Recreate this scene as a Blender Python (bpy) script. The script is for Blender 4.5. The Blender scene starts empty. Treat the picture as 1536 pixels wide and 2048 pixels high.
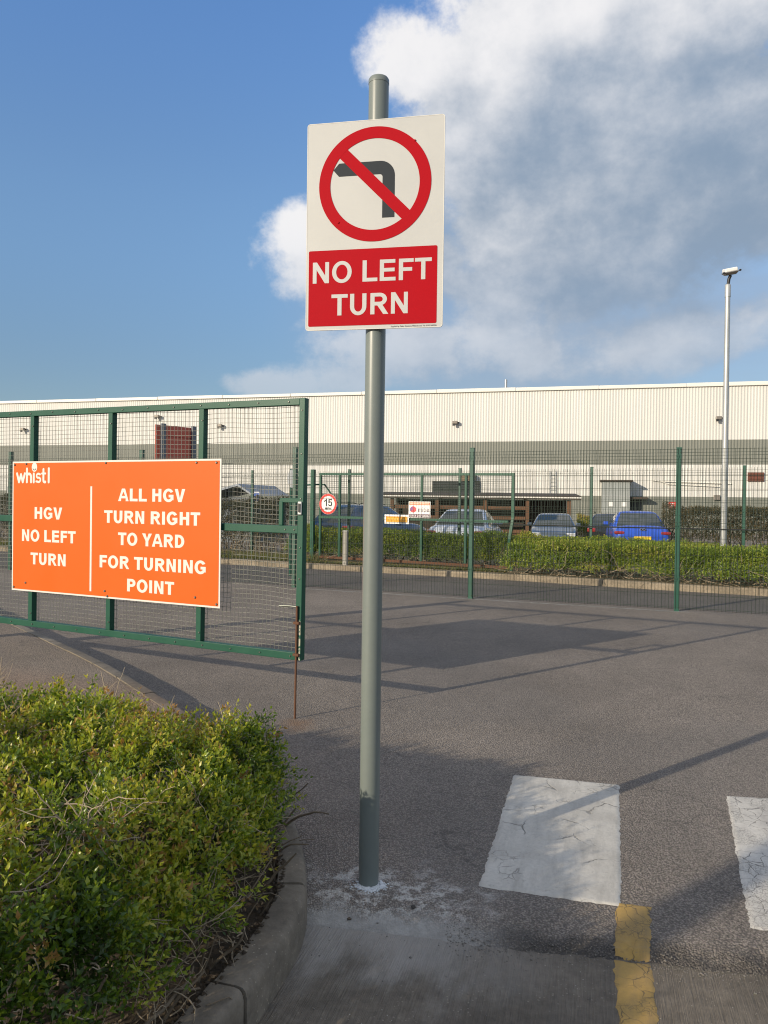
import bpy, bmesh, math, random
import numpy as np
from mathutils import Matrix, Vector
from mathutils.geometry import tessellate_polygon

SC = bpy.context.scene
COL = SC.collection
R = math.radians
random.seed(7)
RNG = np.random.default_rng(11)

# ------------------------------------------------------------------ camera
cam_data = bpy.data.cameras.new('camera')
cam_data.sensor_fit = 'VERTICAL'
cam_data.sensor_height = 36.0
cam_data.lens = 36.0 * 1538.0 / 2048.0
cam_data.clip_start = 0.05
cam_data.clip_end = 5000.0
cam = bpy.data.objects.new('camera', cam_data)
COL.objects.link(cam)
cam.matrix_world = Matrix.Translation((0, 0, 1.6)) @ Matrix.Rotation(R(90 - 0.71), 4, 'X') @ Matrix.Rotation(R(0.7), 4, 'Z')
SC.camera = cam

# ------------------------------------------------------------------ light
SUN_EL = R(18.0)
SUN_TRAVEL = (0.785, 0.62)            # where the light goes, seen from above
SUN_AZ = math.atan2(-SUN_TRAVEL[0], -SUN_TRAVEL[1])   # compass direction of the sun, from +Y towards +X
sun_data = bpy.data.lights.new('sun', 'SUN')
sun_data.energy = 3.2
sun_data.angle = R(0.55)
sun_data.color = (1.0, 0.865, 0.675)
sun = bpy.data.objects.new('sun', sun_data)
COL.objects.link(sun)
sd = Vector((SUN_TRAVEL[0] * math.cos(SUN_EL), SUN_TRAVEL[1] * math.cos(SUN_EL), -math.sin(SUN_EL))).normalized()
sun.rotation_euler = sd.to_track_quat('-Z', 'Y').to_euler()
sun.location = (-8, -6, 6)

SC.view_settings.view_transform = 'Standard'
SC.view_settings.look = 'None'
SC.view_settings.exposure = 0.70
SC.view_settings.gamma = 1.0
SC.view_settings.use_curve_mapping = False
SC.cycles.max_bounces = 6
SC.cycles.transparent_max_bounces = 8
SC.cycles.use_denoising = True
SC.cycles.filter_width = 1.1

# ------------------------------------------------------------------ node helpers
class NT:
    def __init__(self, tree):
        self.t = tree
        self.n = tree.nodes
        self.l = tree.links
    def new(self, typ, **kw):
        nd = self.n.new(typ)
        for k, v in kw.items():
            setattr(nd, k, v)
        return nd
    def put(self, sock, v):
        if isinstance(v, bpy.types.NodeSocket):
            self.l.new(v, sock)
        elif v is not None:
            sock.default_value = v
    def m(self, op, a, b=None, c=None, clamp=False):
        nd = self.new('ShaderNodeMath', operation=op, use_clamp=clamp)
        for i, v in enumerate((a, b, c)):
            if v is not None:
                self.put(nd.inputs[i], v)
        return nd.outputs[0]
    def vm(self, op, a, b=None):
        nd = self.new('ShaderNodeVectorMath', operation=op)
        self.put(nd.inputs[0], a)
        if b is not None:
            self.put(nd.inputs[1], b)
        return nd.outputs[0]
    def ss(self, v, lo, hi, a=0.0, b=1.0):
        nd = self.new('ShaderNodeMapRange', interpolation_type='SMOOTHSTEP')
        self.put(nd.inputs[0], v)
        for i, q in ((1, lo), (2, hi), (3, a), (4, b)):
            self.put(nd.inputs[i], q)
        return nd.outputs[0]
    def mix(self, f, a, b):
        nd = self.new('ShaderNodeMix', data_type='RGBA')
        self.put(nd.inputs[0], f)
        for i, v in ((6, a), (7, b)):
            if isinstance(v, tuple) and len(v) == 3:
                v = (*v, 1)
            self.put(nd.inputs[i], v)
        return nd.outputs[2]
    def noise(self, vec, scale, detail=4, rough=0.55, dist=0.0, col=False):
        nd = self.new('ShaderNodeTexNoise')
        self.put(nd.inputs['Vector'], vec)
        nd.inputs['Scale'].default_value = scale
        nd.inputs['Detail'].default_value = detail
        nd.inputs['Roughness'].default_value = rough
        nd.inputs['Distortion'].default_value = dist
        return nd.outputs[1 if col else 0]
    def voro(self, vec, scale, feature='F1', out=0, rand=1.0):
        nd = self.new('ShaderNodeTexVoronoi', feature=feature)
        self.put(nd.inputs['Vector'], vec)
        nd.inputs['Scale'].default_value = scale
        nd.inputs['Randomness'].default_value = rand
        return nd.outputs[out]
    def xyz(self, x, y, z=0.0):
        nd = self.new('ShaderNodeCombineXYZ')
        for i, v in enumerate((x, y, z)):
            self.put(nd.inputs[i], v)
        return nd.outputs[0]
    def sep(self, v):
        nd = self.new('ShaderNodeSeparateXYZ')
        self.put(nd.inputs[0], v)
        return nd.outputs
    def bump(self, h, strength=0.5, dist=0.01):
        nd = self.new('ShaderNodeBump')
        self.put(nd.inputs['Height'], h)
        nd.inputs['Strength'].default_value = strength
        nd.inputs['Distance'].default_value = dist
        return nd.outputs[0]

# ------------------------------------------------------------------ sky with clouds
world = bpy.data.worlds.new('World')
SC.world = world
world.use_nodes = True
W = NT(world.node_tree)
W.n.clear()
out = W.new('ShaderNodeOutputWorld')
bg = W.new('ShaderNodeBackground')
bg.inputs[1].default_value = 0.15
W.l.new(bg.outputs[0], out.inputs[0])
sky = W.new('ShaderNodeTexSky', sky_type='NISHITA')
sky.sun_disc = False
sky.sun_elevation = SUN_EL
sky.sun_rotation = SUN_AZ % (2 * math.pi)
sky.air_density = 1.0
sky.dust_density = 0.6
sky.ozone_density = 2.0
tc = W.new('ShaderNodeTexCoord')
dx, dy, dz = W.sep(tc.outputs['Generated'])
U = W.m('ARCTAN2', dx, dy)
V = W.m('ARCSINE', dz)

def px(x, y):                        # direction (azimuth, altitude) of a cloud
    u = math.atan((x - 768) / 1538.0)
    return u, math.atan((1005 - y) / 1538.0 * math.cos(u))
# cumulus masses: where they stand, how wide and tall, how thick
MASSES = [(1200, 40, 450, 190, 1.1), (1360, 290, 400, 210, 1.1), (985, 240, 225, 200, 1.0), (785, 120, 120, 95, .95),
          (1130, 440, 330, 175, 1.1), (970, 590, 160, 120, .72), (610, 500, 145, 92, .62), (770, 500, 190, 120, .70),
          (1330, 640, 280, 62, .50), (880, 695, 330, 85, .62), (640, 745, 200, 45, .52)]
def cloud_density(u, v, detail):
    warp = W.noise(W.xyz(u, v, 3.1), 3.4, 2, .5, col=True)
    wx, wy, _ = W.sep(warp)
    u2 = W.m('ADD', u, W.m('MULTIPLY', W.m('SUBTRACT', wx, .5), .17))
    v2 = W.m('ADD', v, W.m('MULTIPLY', W.m('SUBTRACT', wy, .5), .13))
    best = None
    for (x, y, rx, ry, wgt) in MASSES:
        cu, cv = px(x, y)
        a = W.m('MULTIPLY_ADD', u2, 1538.0 / rx, -cu * 1538.0 / rx)
        b = W.m('MULTIPLY_ADD', v2, 1538.0 / ry, -cv * 1538.0 / ry)
        d = W.m('MULTIPLY_ADD', a, a, W.m('MULTIPLY', b, b))
        g = W.m('MAXIMUM', W.m('MULTIPLY_ADD', d, -wgt, wgt), -.7)
        best = g if best is None else W.m('SMOOTH_MAX', best, g, .3)
    # unseen sky: same kind of clouds, cover raised to whiten the ambient light
    far = W.m('MAXIMUM', W.ss(W.m('ABSOLUTE', U), .62, .95), W.ss(V, .74, 1.0))
    broad = W.m('MULTIPLY_ADD', W.noise(W.xyz(u, v, 9.0), 2.2, 2, .5), 5.0, -2.05)
    best = W.m('ADD', W.m('MULTIPLY', best, W.m('SUBTRACT', 1.0, far)), W.m('MULTIPLY', broad, far))
    fine = W.noise(W.xyz(u, W.m('MULTIPLY', v, 1.2), .7), 8.0, detail, .62)
    return W.m('ADD', best, W.m('MULTIPLY_ADD', fine, 2.1, -1.02))
D0 = cloud_density(U, V, 8)
D1 = cloud_density(W.m('ADD', U, -.040), W.m('ADD', V, .036), 5)
alpha = W.ss(D0, -.06, .46)
# thin veil of haze drifting under the big cloud
vu, vv = px(1230, 610)
va = W.m('MULTIPLY_ADD', U, 1 / .42, -vu / .42)
vb = W.m('MULTIPLY_ADD', V, 1 / .19, -vv / .19)
veil = W.ss(W.m('MULTIPLY_ADD', va, va, W.m('MULTIPLY', vb, vb)), 1.25, 0.0, 0.0, 1.0)
veil = W.m('MULTIPLY', veil, W.ss(W.noise(W.xyz(U, W.m('MULTIPLY', V, 2.2), 4.4), 3.6, 5, .6), .25, .70, .35, .78))
alpha = W.m('MULTIPLY', alpha, W.ss(V, .09, .36, .50, .96))
lit = W.m('MULTIPLY_ADD', W.m('SUBTRACT', D0, D1), .62, .62)
puff = W.noise(W.xyz(U, W.m('MULTIPLY', V, 1.3), 2.7), 13.0, 6, .6)
lit = W.m('ADD', lit, W.m('MULTIPLY_ADD', puff, .9, -.46))
cu, cv = px(1330, 390)
a_ = W.m('DIVIDE', W.m('SUBTRACT', U, cu), .33)
b_ = W.m('DIVIDE', W.m('SUBTRACT', V, cv), .155)
belly = W.ss(W.m('ADD', W.m('MULTIPLY', a_, a_), W.m('MULTIPLY', b_, b_)), 0.0, 1.9, .78, 0.0)   # thick underside of the big cloud
lit = W.m('SUBTRACT', lit, W.m('MULTIPLY_ADD', W.ss(D0, .7, 2.0), .16, belly))
lit = W.ss(lit, -.55, 1.12)
lit = W.m('MULTIPLY', lit, W.ss(V, .10, .34, .55, 1.0))             # low clouds are dimmed by haze
cloud_col = W.mix(lit, (1.08, 1.42, 1.88), (3.8, 3.74, 3.74))
tint_ = W.mix(W.ss(V, .32, .62), W.mix(W.ss(V, .10, .38), (.40, .425, .47), (.60, .675, .74)), (.60, .77, .97))
sky_col = W.vm('MULTIPLY', sky.outputs[0], tint_)
sky_col = W.mix(veil, sky_col, (1.42, 1.70, 2.12))
W.l.new(W.mix(alpha, sky_col, cloud_col), bg.inputs[0])

# ------------------------------------------------------------------ object helpers
def tag(o, label=None, cat=None, group=None, kind=None):
    if label: o['label'] = label
    if cat: o['category'] = cat
    if group: o['group'] = group
    if kind: o['kind'] = kind
    return o

def thing(name, label, cat, loc=(0, 0, 0), rz=0.0, group=None):
    o = bpy.data.objects.new(name, None)
    COL.objects.link(o)
    o.location = loc
    o.rotation_euler = (0, 0, rz)
    o.empty_display_size = .2
    return tag(o, label, cat, group)

def link(name, me, mat=None, parent=None, smooth=False):
    if mat is not None and not me.materials:
        me.materials.append(mat)
    if smooth:
        me.polygons.foreach_set('use_smooth', [True] * len(me.polygons))
    o = bpy.data.objects.new(name, me)
    COL.objects.link(o)
    if parent is not None:
        o.parent = parent
    return o

class MB:
    """collects shapes that make up one part"""
    def __init__(self):
        self.v = []
        self.f = []
    def add(self, vs, fs):
        b = len(self.v)
        self.v += [tuple(p) for p in vs]
        self.f += [tuple(b + i for i in q) for q in fs]
        return self
    def box(self, x0, x1, y0, y1, z0, z1):
        return self.add([(x0, y0, z0), (x1, y0, z0), (x1, y1, z0), (x0, y1, z0), (x0, y0, z1), (x1, y0, z1), (x1, y1, z1), (x0, y1, z1)],
                        [(0, 3, 2, 1), (4, 5, 6, 7), (0, 1, 5, 4), (1, 2, 6, 5), (2, 3, 7, 6), (3, 0, 4, 7)])
    def tube(self, pts, r, n=6, caps=True, phase=0.0):
        P = [Vector(p) for p in pts]
        rs = r if isinstance(r, (list, tuple)) else [r] * len(P)
        vs, fs = [], []
        t0 = (P[1] - P[0]).normalized()
        ref = Vector((0, 0, 1)) if abs(t0.z) < .9 else Vector((0, 1, 0))
        for i, p in enumerate(P):
            t = (P[min(i + 1, len(P) - 1)] - P[max(i - 1, 0)])
            t = t.normalized() if t.length > 1e-9 else t0
            a = t.cross(ref)
            a = a.normalized() if a.length > 1e-6 else Vector((1, 0, 0))
            b = t.cross(a)
            for k in range(n):
                w = 2 * math.pi * k / n + phase
                vs.append(p + (a * math.cos(w) + b * math.sin(w)) * rs[i])
        for i in range(len(P) - 1):
            for k in range(n):
                k2 = (k + 1) % n
                fs.append((i * n + k, i * n + k2, (i + 1) * n + k2, (i + 1) * n + k))
        if caps:
            fs.append(tuple(range(n)))
            fs.append(tuple(range((len(P) - 1) * n, len(P) * n))[::-1])
        return self.add(vs, fs)
    def lathe(self, prof, cx=0, cy=0, n=24):
        vs, fs = [], []
        for (r, z) in prof:
            for k in range(n):
                w = 2 * math.pi * k / n
                vs.append((cx + r * math.cos(w), cy + r * math.sin(w), z))
        for i in range(len(prof) - 1):
            for k in range(n):
                k2 = (k + 1) % n
                fs.append((i * n + k, i * n + k2, (i + 1) * n + k2, (i + 1) * n + k))
        fs.append(tuple(range(n))[::-1])
        fs.append(tuple(range((len(prof) - 1) * n, len(prof) * n)))
        return self.add(vs, fs)
    def plate(self, loops, y0, y1):
        """a flat shape in the XZ plane (outer loop, then holes), between y0 (front) and y1"""
        flat = [p for lp in loops for p in lp]
        tris = tessellate_polygon([[Vector((x, z, 0)) for x, z in lp] for lp in loops])
        n = len(flat)
        vs = [(x, y0, z) for x, z in flat] + [(x, y1, z) for x, z in flat]
        fs = []
        for t in tris:
            a, b, c = [flat[i] for i in t]
            ar = (b[0] - a[0]) * (c[1] - a[1]) - (c[0] - a[0]) * (b[1] - a[1])
            t = t if ar > 0 else (t[0], t[2], t[1])
            fs.append(tuple(t))
            fs.append((t[0] + n, t[2] + n, t[1] + n))
        s = 0
        for lp in loops:
            m = len(lp)
            for i in range(m):
                j = (i + 1) % m
                fs.append((s + i, s + i + n, s + j + n, s + j))
            s += m
        return self.add(vs, fs)
    def mesh(self, name='part'):
        me = bpy.data.meshes.new(name)
        me.from_pydata(self.v, [], self.f)
        me.validate()
        return me
    def build(self, name, mat, parent=None, smooth=False, bevel=0.0, segs=2, fixn=False):
        me = self.mesh(name)
        if fixn:
            bm = bmesh.new(); bm.from_mesh(me); bmesh.ops.recalc_face_normals(bm, faces=bm.faces); bm.to_mesh(me); bm.free()
        o = link(name, me, mat, parent, smooth)
        if bevel:
            b = o.modifiers.new('bevel', 'BEVEL')
            b.width = bevel
            b.segments = segs
            b.limit_method = 'ANGLE'
        if smooth and not bevel:
            try:
                me.set_sharp_from_angle(angle=R(40))
            except Exception:
                pass
        return o

def raw(name, V_, F_, mat, parent=None, tint=None, smooth=False):
    """big mesh from numpy arrays; F_ is (n, 3) or (n, 4)"""
    me = bpy.data.meshes.new(name)
    nv, nf, k = len(V_), len(F_), F_.shape[1]
    me.vertices.add(nv)
    me.vertices.foreach_set('co', np.asarray(V_, np.float32).ravel())
    me.loops.add(nf * k)
    me.loops.foreach_set('vertex_index', np.asarray(F_, np.int32).ravel())
    me.polygons.add(nf)
    me.polygons.foreach_set('loop_start', np.arange(0, nf * k, k, dtype=np.int32))
    me.update(calc_edges=True)
    if tint is not None:
        at = me.attributes.new('tint', 'FLOAT', 'POINT')
        at.data.foreach_set('value', np.asarray(tint, np.float32))
    return link(name, me, mat, parent, smooth)

# smooth value noise for shapes
_T = np.random.default_rng(5).random((256, 256))
def vnoise(x, y):
    x = np.asarray(x, float); y = np.asarray(y, float)
    xi = np.floor(x).astype(int); yi = np.floor(y).astype(int)
    fx = x - xi; fy = y - yi
    fx = fx * fx * (3 - 2 * fx); fy = fy * fy * (3 - 2 * fy)
    g = lambda a, b: _T[a % 256, b % 256]
    return (g(xi, yi) * (1 - fx) + g(xi + 1, yi) * fx) * (1 - fy) + (g(xi, yi + 1) * (1 - fx) + g(xi + 1, yi + 1) * fx) * fy
def fnoise(x, y, o=4):
    s, a, t = 0, 1.0, 0
    for i in range(o):
        s = s + vnoise(x * 2 ** i + 17 * i, y * 2 ** i + 5 * i) * a
        t += a; a *= .5
    return s / t

# ------------------------------------------------------------------ materials
def new_mat(name):
    m = bpy.data.materials.new(name)
    m.use_nodes = True
    t = NT(m.node_tree)
    p = m.node_tree.nodes['Principled BSDF']
    return m, t, p

def paint(name, col, rough=.5, metal=0.0, var=.12, scale=6.0, bump=0.0, bscale=80.0, spec=.5, wear=None, wear_scale=9.0, wear_amt=.62, coat=0.0):
    m, t, p = new_mat(name)
    o = t.new('ShaderNodeTexCoord').outputs['Object']
    n = t.noise(o, scale, 5, .6)
    n2 = t.noise(o, scale * 9, 3, .6)
    k = t.m('ADD', t.m('MULTIPLY', t.m('SUBTRACT', n, .5), var * 2.2), t.m('MULTIPLY', t.m('SUBTRACT', n2, .5), var))
    f = t.m('ADD', 1.0, k)
    c = t.vm('SCALE', col)
    sc = c.node
    t.l.new(f, sc.inputs['Scale'])
    if wear is not None:
        w = t.ss(t.noise(o, wear_scale, 8, .7), wear_amt, wear_amt + .06)
        c = t.mix(w, c, wear)
    t.l.new(c, p.inputs['Base Color'])
    p.inputs['Roughness'].default_value = rough
    t.l.new(t.m('ADD', rough, t.m('MULTIPLY', t.m('SUBTRACT', n, .5), .25), clamp=True), p.inputs['Roughness'])
    p.inputs['Metallic'].default_value = metal
    p.inputs['Specular IOR Level'].default_value = spec
    p.inputs['Coat Weight'].default_value = coat
    p.inputs['Coat Roughness'].default_value = .08
    if bump:
        t.l.new(t.bump(t.noise(o, bscale, 4, .6), bump, .004), p.inputs['Normal'])
    return m

def leaf_mat(name, stops, trans=.35, rough=.45):
    m, t, p = new_mat(name)
    at = t.new('ShaderNodeAttribute', attribute_name='tint')
    rp = t.new('ShaderNodeValToRGB')
    t.l.new(at.outputs['Fac'], rp.inputs[0])
    e = rp.color_ramp.elements
    while len(e) < len(stops):
        e.new(.5)
    for i, (pos, c) in enumerate(stops):
        e[i].position = pos
        e[i].color = (*c, 1)
    t.l.new(rp.outputs[0], p.inputs['Base Color'])
    p.inputs['Roughness'].default_value = rough
    p.inputs['Specular IOR Level'].default_value = .5
    tr = t.new('ShaderNodeBsdfTranslucent')
    t.l.new(t.vm('MULTIPLY', rp.outputs[0], (1.5, 1.45, .6)), tr.inputs[0])
    mx = t.new('ShaderNodeMixShader')
    mx.inputs[0].default_value = trans
    t.l.new(p.outputs[0], mx.inputs[1])
    t.l.new(tr.outputs[0], mx.inputs[2])
    t.l.new(mx.outputs[0], m.node_tree.nodes['Material Output'].inputs[0])
    return m

def glass_mat(name, col=(.02, .03, .035), rough=.06):
    m, t, p = new_mat(name)
    p.inputs['Base Color'].default_value = (*col, 1)
    p.inputs['Roughness'].default_value = rough
    p.inputs['Specular IOR Level'].default_value = .9
    p.inputs['Coat Weight'].default_value = .6
    return m

M = {}
M['pole'] = paint('pole_grey_paint', (.150, .172, .160), .36, 0, .09, 4, spec=.5, wear=(.30, .32, .30), wear_scale=38, wear_amt=.73)
M['sign_white'] = paint('sign_white', (.455, .455, .435), .42, 0, .04, 5)
M['sign_red'] = paint('sign_red', (.36, .004, .010), .6, 0, .05, 5, spec=.08)
M['sign_black'] = paint('sign_charcoal', (.018, .023, .028), .55, 0, .08, 5, spec=.25)
M['alu'] = paint('bare_aluminium', (.55, .55, .55), .35, .9, .1, 8)
M['orange'] = paint('board_orange', (.61, .100, .006), .45, 0, .025, 3, spec=.22, wear=(.42, .08, .02), wear_scale=60, wear_amt=.80)
M['orange_text'] = paint('board_white', (.60, .58, .53), .45, 0, .02, 5)
M['gate_green'] = paint('gate_green_paint', (.010, .070, .043), .42, 0, .12, 7, spec=.3, bump=.08, bscale=120, wear=(.30, .33, .27), wear_scale=14, wear_amt=.71)
M['fence_green'] = paint('fence_green_paint', (.005, .062, .040), .45, 0, .12, 5)
M['wire'] = paint('fence_wire', (.026, .042, .028), .5, .2, .1, 5)
M['gate_wire'] = paint('galvanised_wire', (.22, .22, .19), .5, .4, .2, 10)
M['galv'] = paint('galvanised_steel', (.42, .43, .42), .48, .55, .16, 6, bump=.1, bscale=60)
M['rust'] = paint('rusty_steel', (.11, .050, .026), .85, .1, .3, 30, bump=.5, bscale=200)
M['bolt'] = paint('bolt_steel', (.16, .17, .15), .45, .8, .2, 20)
M['black'] = paint('black_plastic', (.012, .012, .013), .5, 0, .1, 8)
M['white_paint'] = paint('white_plastic', (.72, .72, .70), .45, 0, .05, 8)
M['twig'] = paint('dry_twig', (.33, .265, .185), .85, 0, .3, 30, bump=.4, bscale=150)
M['bark'] = paint('hedge_branch', (.16, .125, .085), .9, 0, .35, 30, bump=.6, bscale=120)
M['timber'] = paint('stained_timber', (.13, .065, .032), .8, 0, .25, 6, bump=.3, bscale=60)
M['dark_timber'] = paint('dark_timber', (.055, .04, .03), .85, 0, .25, 6)
def cladding_mat(name, col, streak):
    m, t, p = new_mat(name)
    o = t.new('ShaderNodeTexCoord').outputs['Object']
    x, y, z = t.sep(o)
    sheet_id = t.m('FLOOR', t.m('DIVIDE', x, 1.0))
    wn = t.new('ShaderNodeTexWhiteNoise', noise_dimensions='1D')
    t.l.new(sheet_id, wn.inputs['W'])
    st = t.noise(t.xyz(t.m('MULTIPLY', x, 3.0), 0.0, t.m('MULTIPLY', z, .22)), 1.0, 6, .65)
    big = t.noise(o, .09, 3, .5)
    k = t.m('ADD', .87, t.m('MULTIPLY', wn.outputs[0], .07))
    k = t.m('ADD', k, t.m('MULTIPLY', t.m('SUBTRACT', big, .5), .14))
    c = t.vm('SCALE', col)
    t.l.new(k, c.node.inputs['Scale'])
    c = t.mix(t.m('MULTIPLY', t.ss(st, .52, .75), .45), c, streak)
    seam = t.ss(t.m('ABSOLUTE', t.m('SUBTRACT', t.m('FRACT', x), .5)), .488, .496)
    c = t.mix(t.m('MULTIPLY', seam, .35), c, tuple(a * .4 for a in col))
    t.l.new(c, p.inputs['Base Color'])
    p.inputs['Roughness'].default_value = .5
    p.inputs['Specular IOR Level'].default_value = .35
    return m
M['clad_white'] = cladding_mat('cladding_cream', (.625, .62, .585), (.50, .49, .44))
M['clad_grey'] = cladding_mat('cladding_grey', (.185, .195, .168), (.135, .138, .115))
M['trim'] = paint('roof_trim', (.72, .70, .63), .5, 0, .06, .8)
M['roof'] = paint('roof_sheet', (.40, .41, .40), .6, 0, .1, .3)
M['dark_glass'] = glass_mat('dark_glass')
M['plinth_grey'] = paint('cabinet_grey', (.27, .29, .28), .5, 0, .06, 1.5)
M['notice_red'] = paint('notice_red', (.55, .03, .02), .5, 0, .05, 5)
M['board_red'] = paint('back_of_red_board', (.50, .10, .06), .55, 0, .12, 4)
M['brown_grille'] = paint('brown_grille', (.16, .055, .035), .7, 0, .2, 4)

# ---- asphalt
def asphalt(name, base, near=False, grey=0.0):
    m, t, p = new_mat(name)
    o = t.new('ShaderNodeNewGeometry').outputs['Position']
    big = t.noise(o, .55, 4, .55)
    mid = t.noise(o, 4.5, 5, .65)
    st = t.voro(o, 115.0, 'F1', 1)                        # colour of each chipping
    sr = t.sep(st)[0]
    dist = t.voro(o, 115.0, 'F1', 0)
    stone = t.ss(dist, .25, .75)
    c = t.mix(t.ss(big, .3, .72), tuple(b * .86 for b in base), tuple(b * 1.14 for b in base))
    k = t.m('ADD', .80, t.m('MULTIPLY', mid, .40))
    k = t.m('MULTIPLY', k, t.m('ADD', .74, t.m('MULTIPLY', sr, .48)))
    k = t.m('MULTIPLY', k, t.m('SUBTRACT', 1.12, t.m('MULTIPLY', stone, .58)))
    sc = t.vm('SCALE', c)
    t.l.new(k, sc.node.inputs['Scale'])
    c = sc
    # pale crumbs and lost chippings
    crumb = t.ss(t.voro(o, 23.0, 'F1', 0), .075, .05)
    crumb = t.m('MULTIPLY', crumb, t.ss(t.noise(o, 2.1, 3, .6), .52, .60))
    c = t.mix(t.m('MULTIPLY', crumb, .6), c, (.40, .38, .34))
    pat = t.ss(t.noise(o, .22, 3, .5), .50, .56)
    c = t.mix(t.m('MULTIPLY', pat, .22), c, tuple(b * .70 for b in (.215, .205, .195)))
    wv = t.vm('MULTIPLY', t.noise(o, 5.0, 4, .6, col=True), (.35, .35, 0.0))
    ck = t.voro(t.vm('ADD', o, wv), 1.3, 'DISTANCE_TO_EDGE', 0)
    ck = t.m('MULTIPLY', t.ss(ck, .012, .003), t.ss(t.noise(o, .8, 3, .6), .52, .60))
    c = t.mix(t.m('MULTIPLY', ck, .40), c, (.05, .046, .042))
    oil = t.ss(t.noise(o, .9, 6, .62), .60, .74)
    c = t.mix(t.m('MULTIPLY', oil, .28), c, tuple(b * .55 for b in base))
    h = t.m('ADD', t.m('MULTIPLY', stone, -1.0), t.m('MULTIPLY', t.noise(o, 260, 3, .6), .35))
    if near:
        x, y, z = t.sep(o)
        # cement slurry spilt round the foot of the pole
        wob = t.noise(o, 6.0, 6, .68)
        a = t.m('SUBTRACT', x, -.03); b = t.m('SUBTRACT', y, 3.10)
        rr = t.m('SQRT', t.m('ADD', t.m('MULTIPLY', t.m('MULTIPLY', a, a), .55), t.m('MULTIPLY', t.m('MULTIPLY', b, b), 1.7)))
        f = t.m('ADD', rr, t.m('MULTIPLY', t.m('SUBTRACT', wob, .5), .75))
        slurry = t.ss(f, .44, .16)
        slurry = t.m('MULTIPLY', slurry, t.ss(t.noise(o, 13, 8, .78), .46, .58))
        c = t.mix(t.m('MULTIPLY', slurry, .85), c, (.52, .50, .46))
        # trowelled cement fillet along the concrete
        edge = t.m('ADD', y, t.m('ADD', t.m('MULTIPLY', x, .176), t.m('MULTIPLY', t.m('SUBTRACT', t.noise(o, 3.5, 5, .65), .5), .30)))
        fil = t.m('MULTIPLY', t.ss(edge, 3.06, 2.93), t.ss(x, .62, .25))
        c = t.mix(t.m('MULTIPLY', fil, .85), c, t.mix(t.noise(o, 18, 6, .7), (.14, .135, .125), (.42, .41, .38)))
        # dark crumbling lip
        lip = t.m('MULTIPLY', t.ss(edge, 3.02, 2.92), t.ss(x, .30, .60))
        c = t.mix(t.m('MULTIPLY', lip, .7), c, (.035, .034, .033))
        # rust smear below the drop bolt
        a = t.m('SUBTRACT', x, -.60); b = t.m('SUBTRACT', y, 5.5)
        rr = t.m('SQRT', t.m('ADD', t.m('MULTIPLY', t.m('MULTIPLY', a, a), 2.0), t.m('MULTIPLY', b, b)))
        rs = t.ss(t.m('ADD', rr, t.m('MULTIPLY', t.m('SUBTRACT', wob, .5), .4)), .24, .02)
        c = t.mix(t.m('MULTIPLY', rs, .6), c, (.20, .115, .06))
        h = t.m('MULTIPLY', h, t.m('SUBTRACT', 1.0, t.m('MULTIPLY', t.m('MAXIMUM', fil, t.m('MULTIPLY', slurry, .6)), .85)))
    t.l.new(c, p.inputs['Base Color'])
    p.inputs['Roughness'].default_value = .88
    p.inputs['Specular IOR Level'].default_value = .3
    t.l.new(t.bump(h, .9, .006), p.inputs['Normal'])
    return m
ASPH = (.256, .221, .187)
M['asphalt'] = asphalt('old_asphalt', ASPH, True)
M['road'] = asphalt('road_asphalt', (.165, .150, .132))
M['footpath'] = asphalt('footpath_tarmac', (.265, .218, .172))

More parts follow.
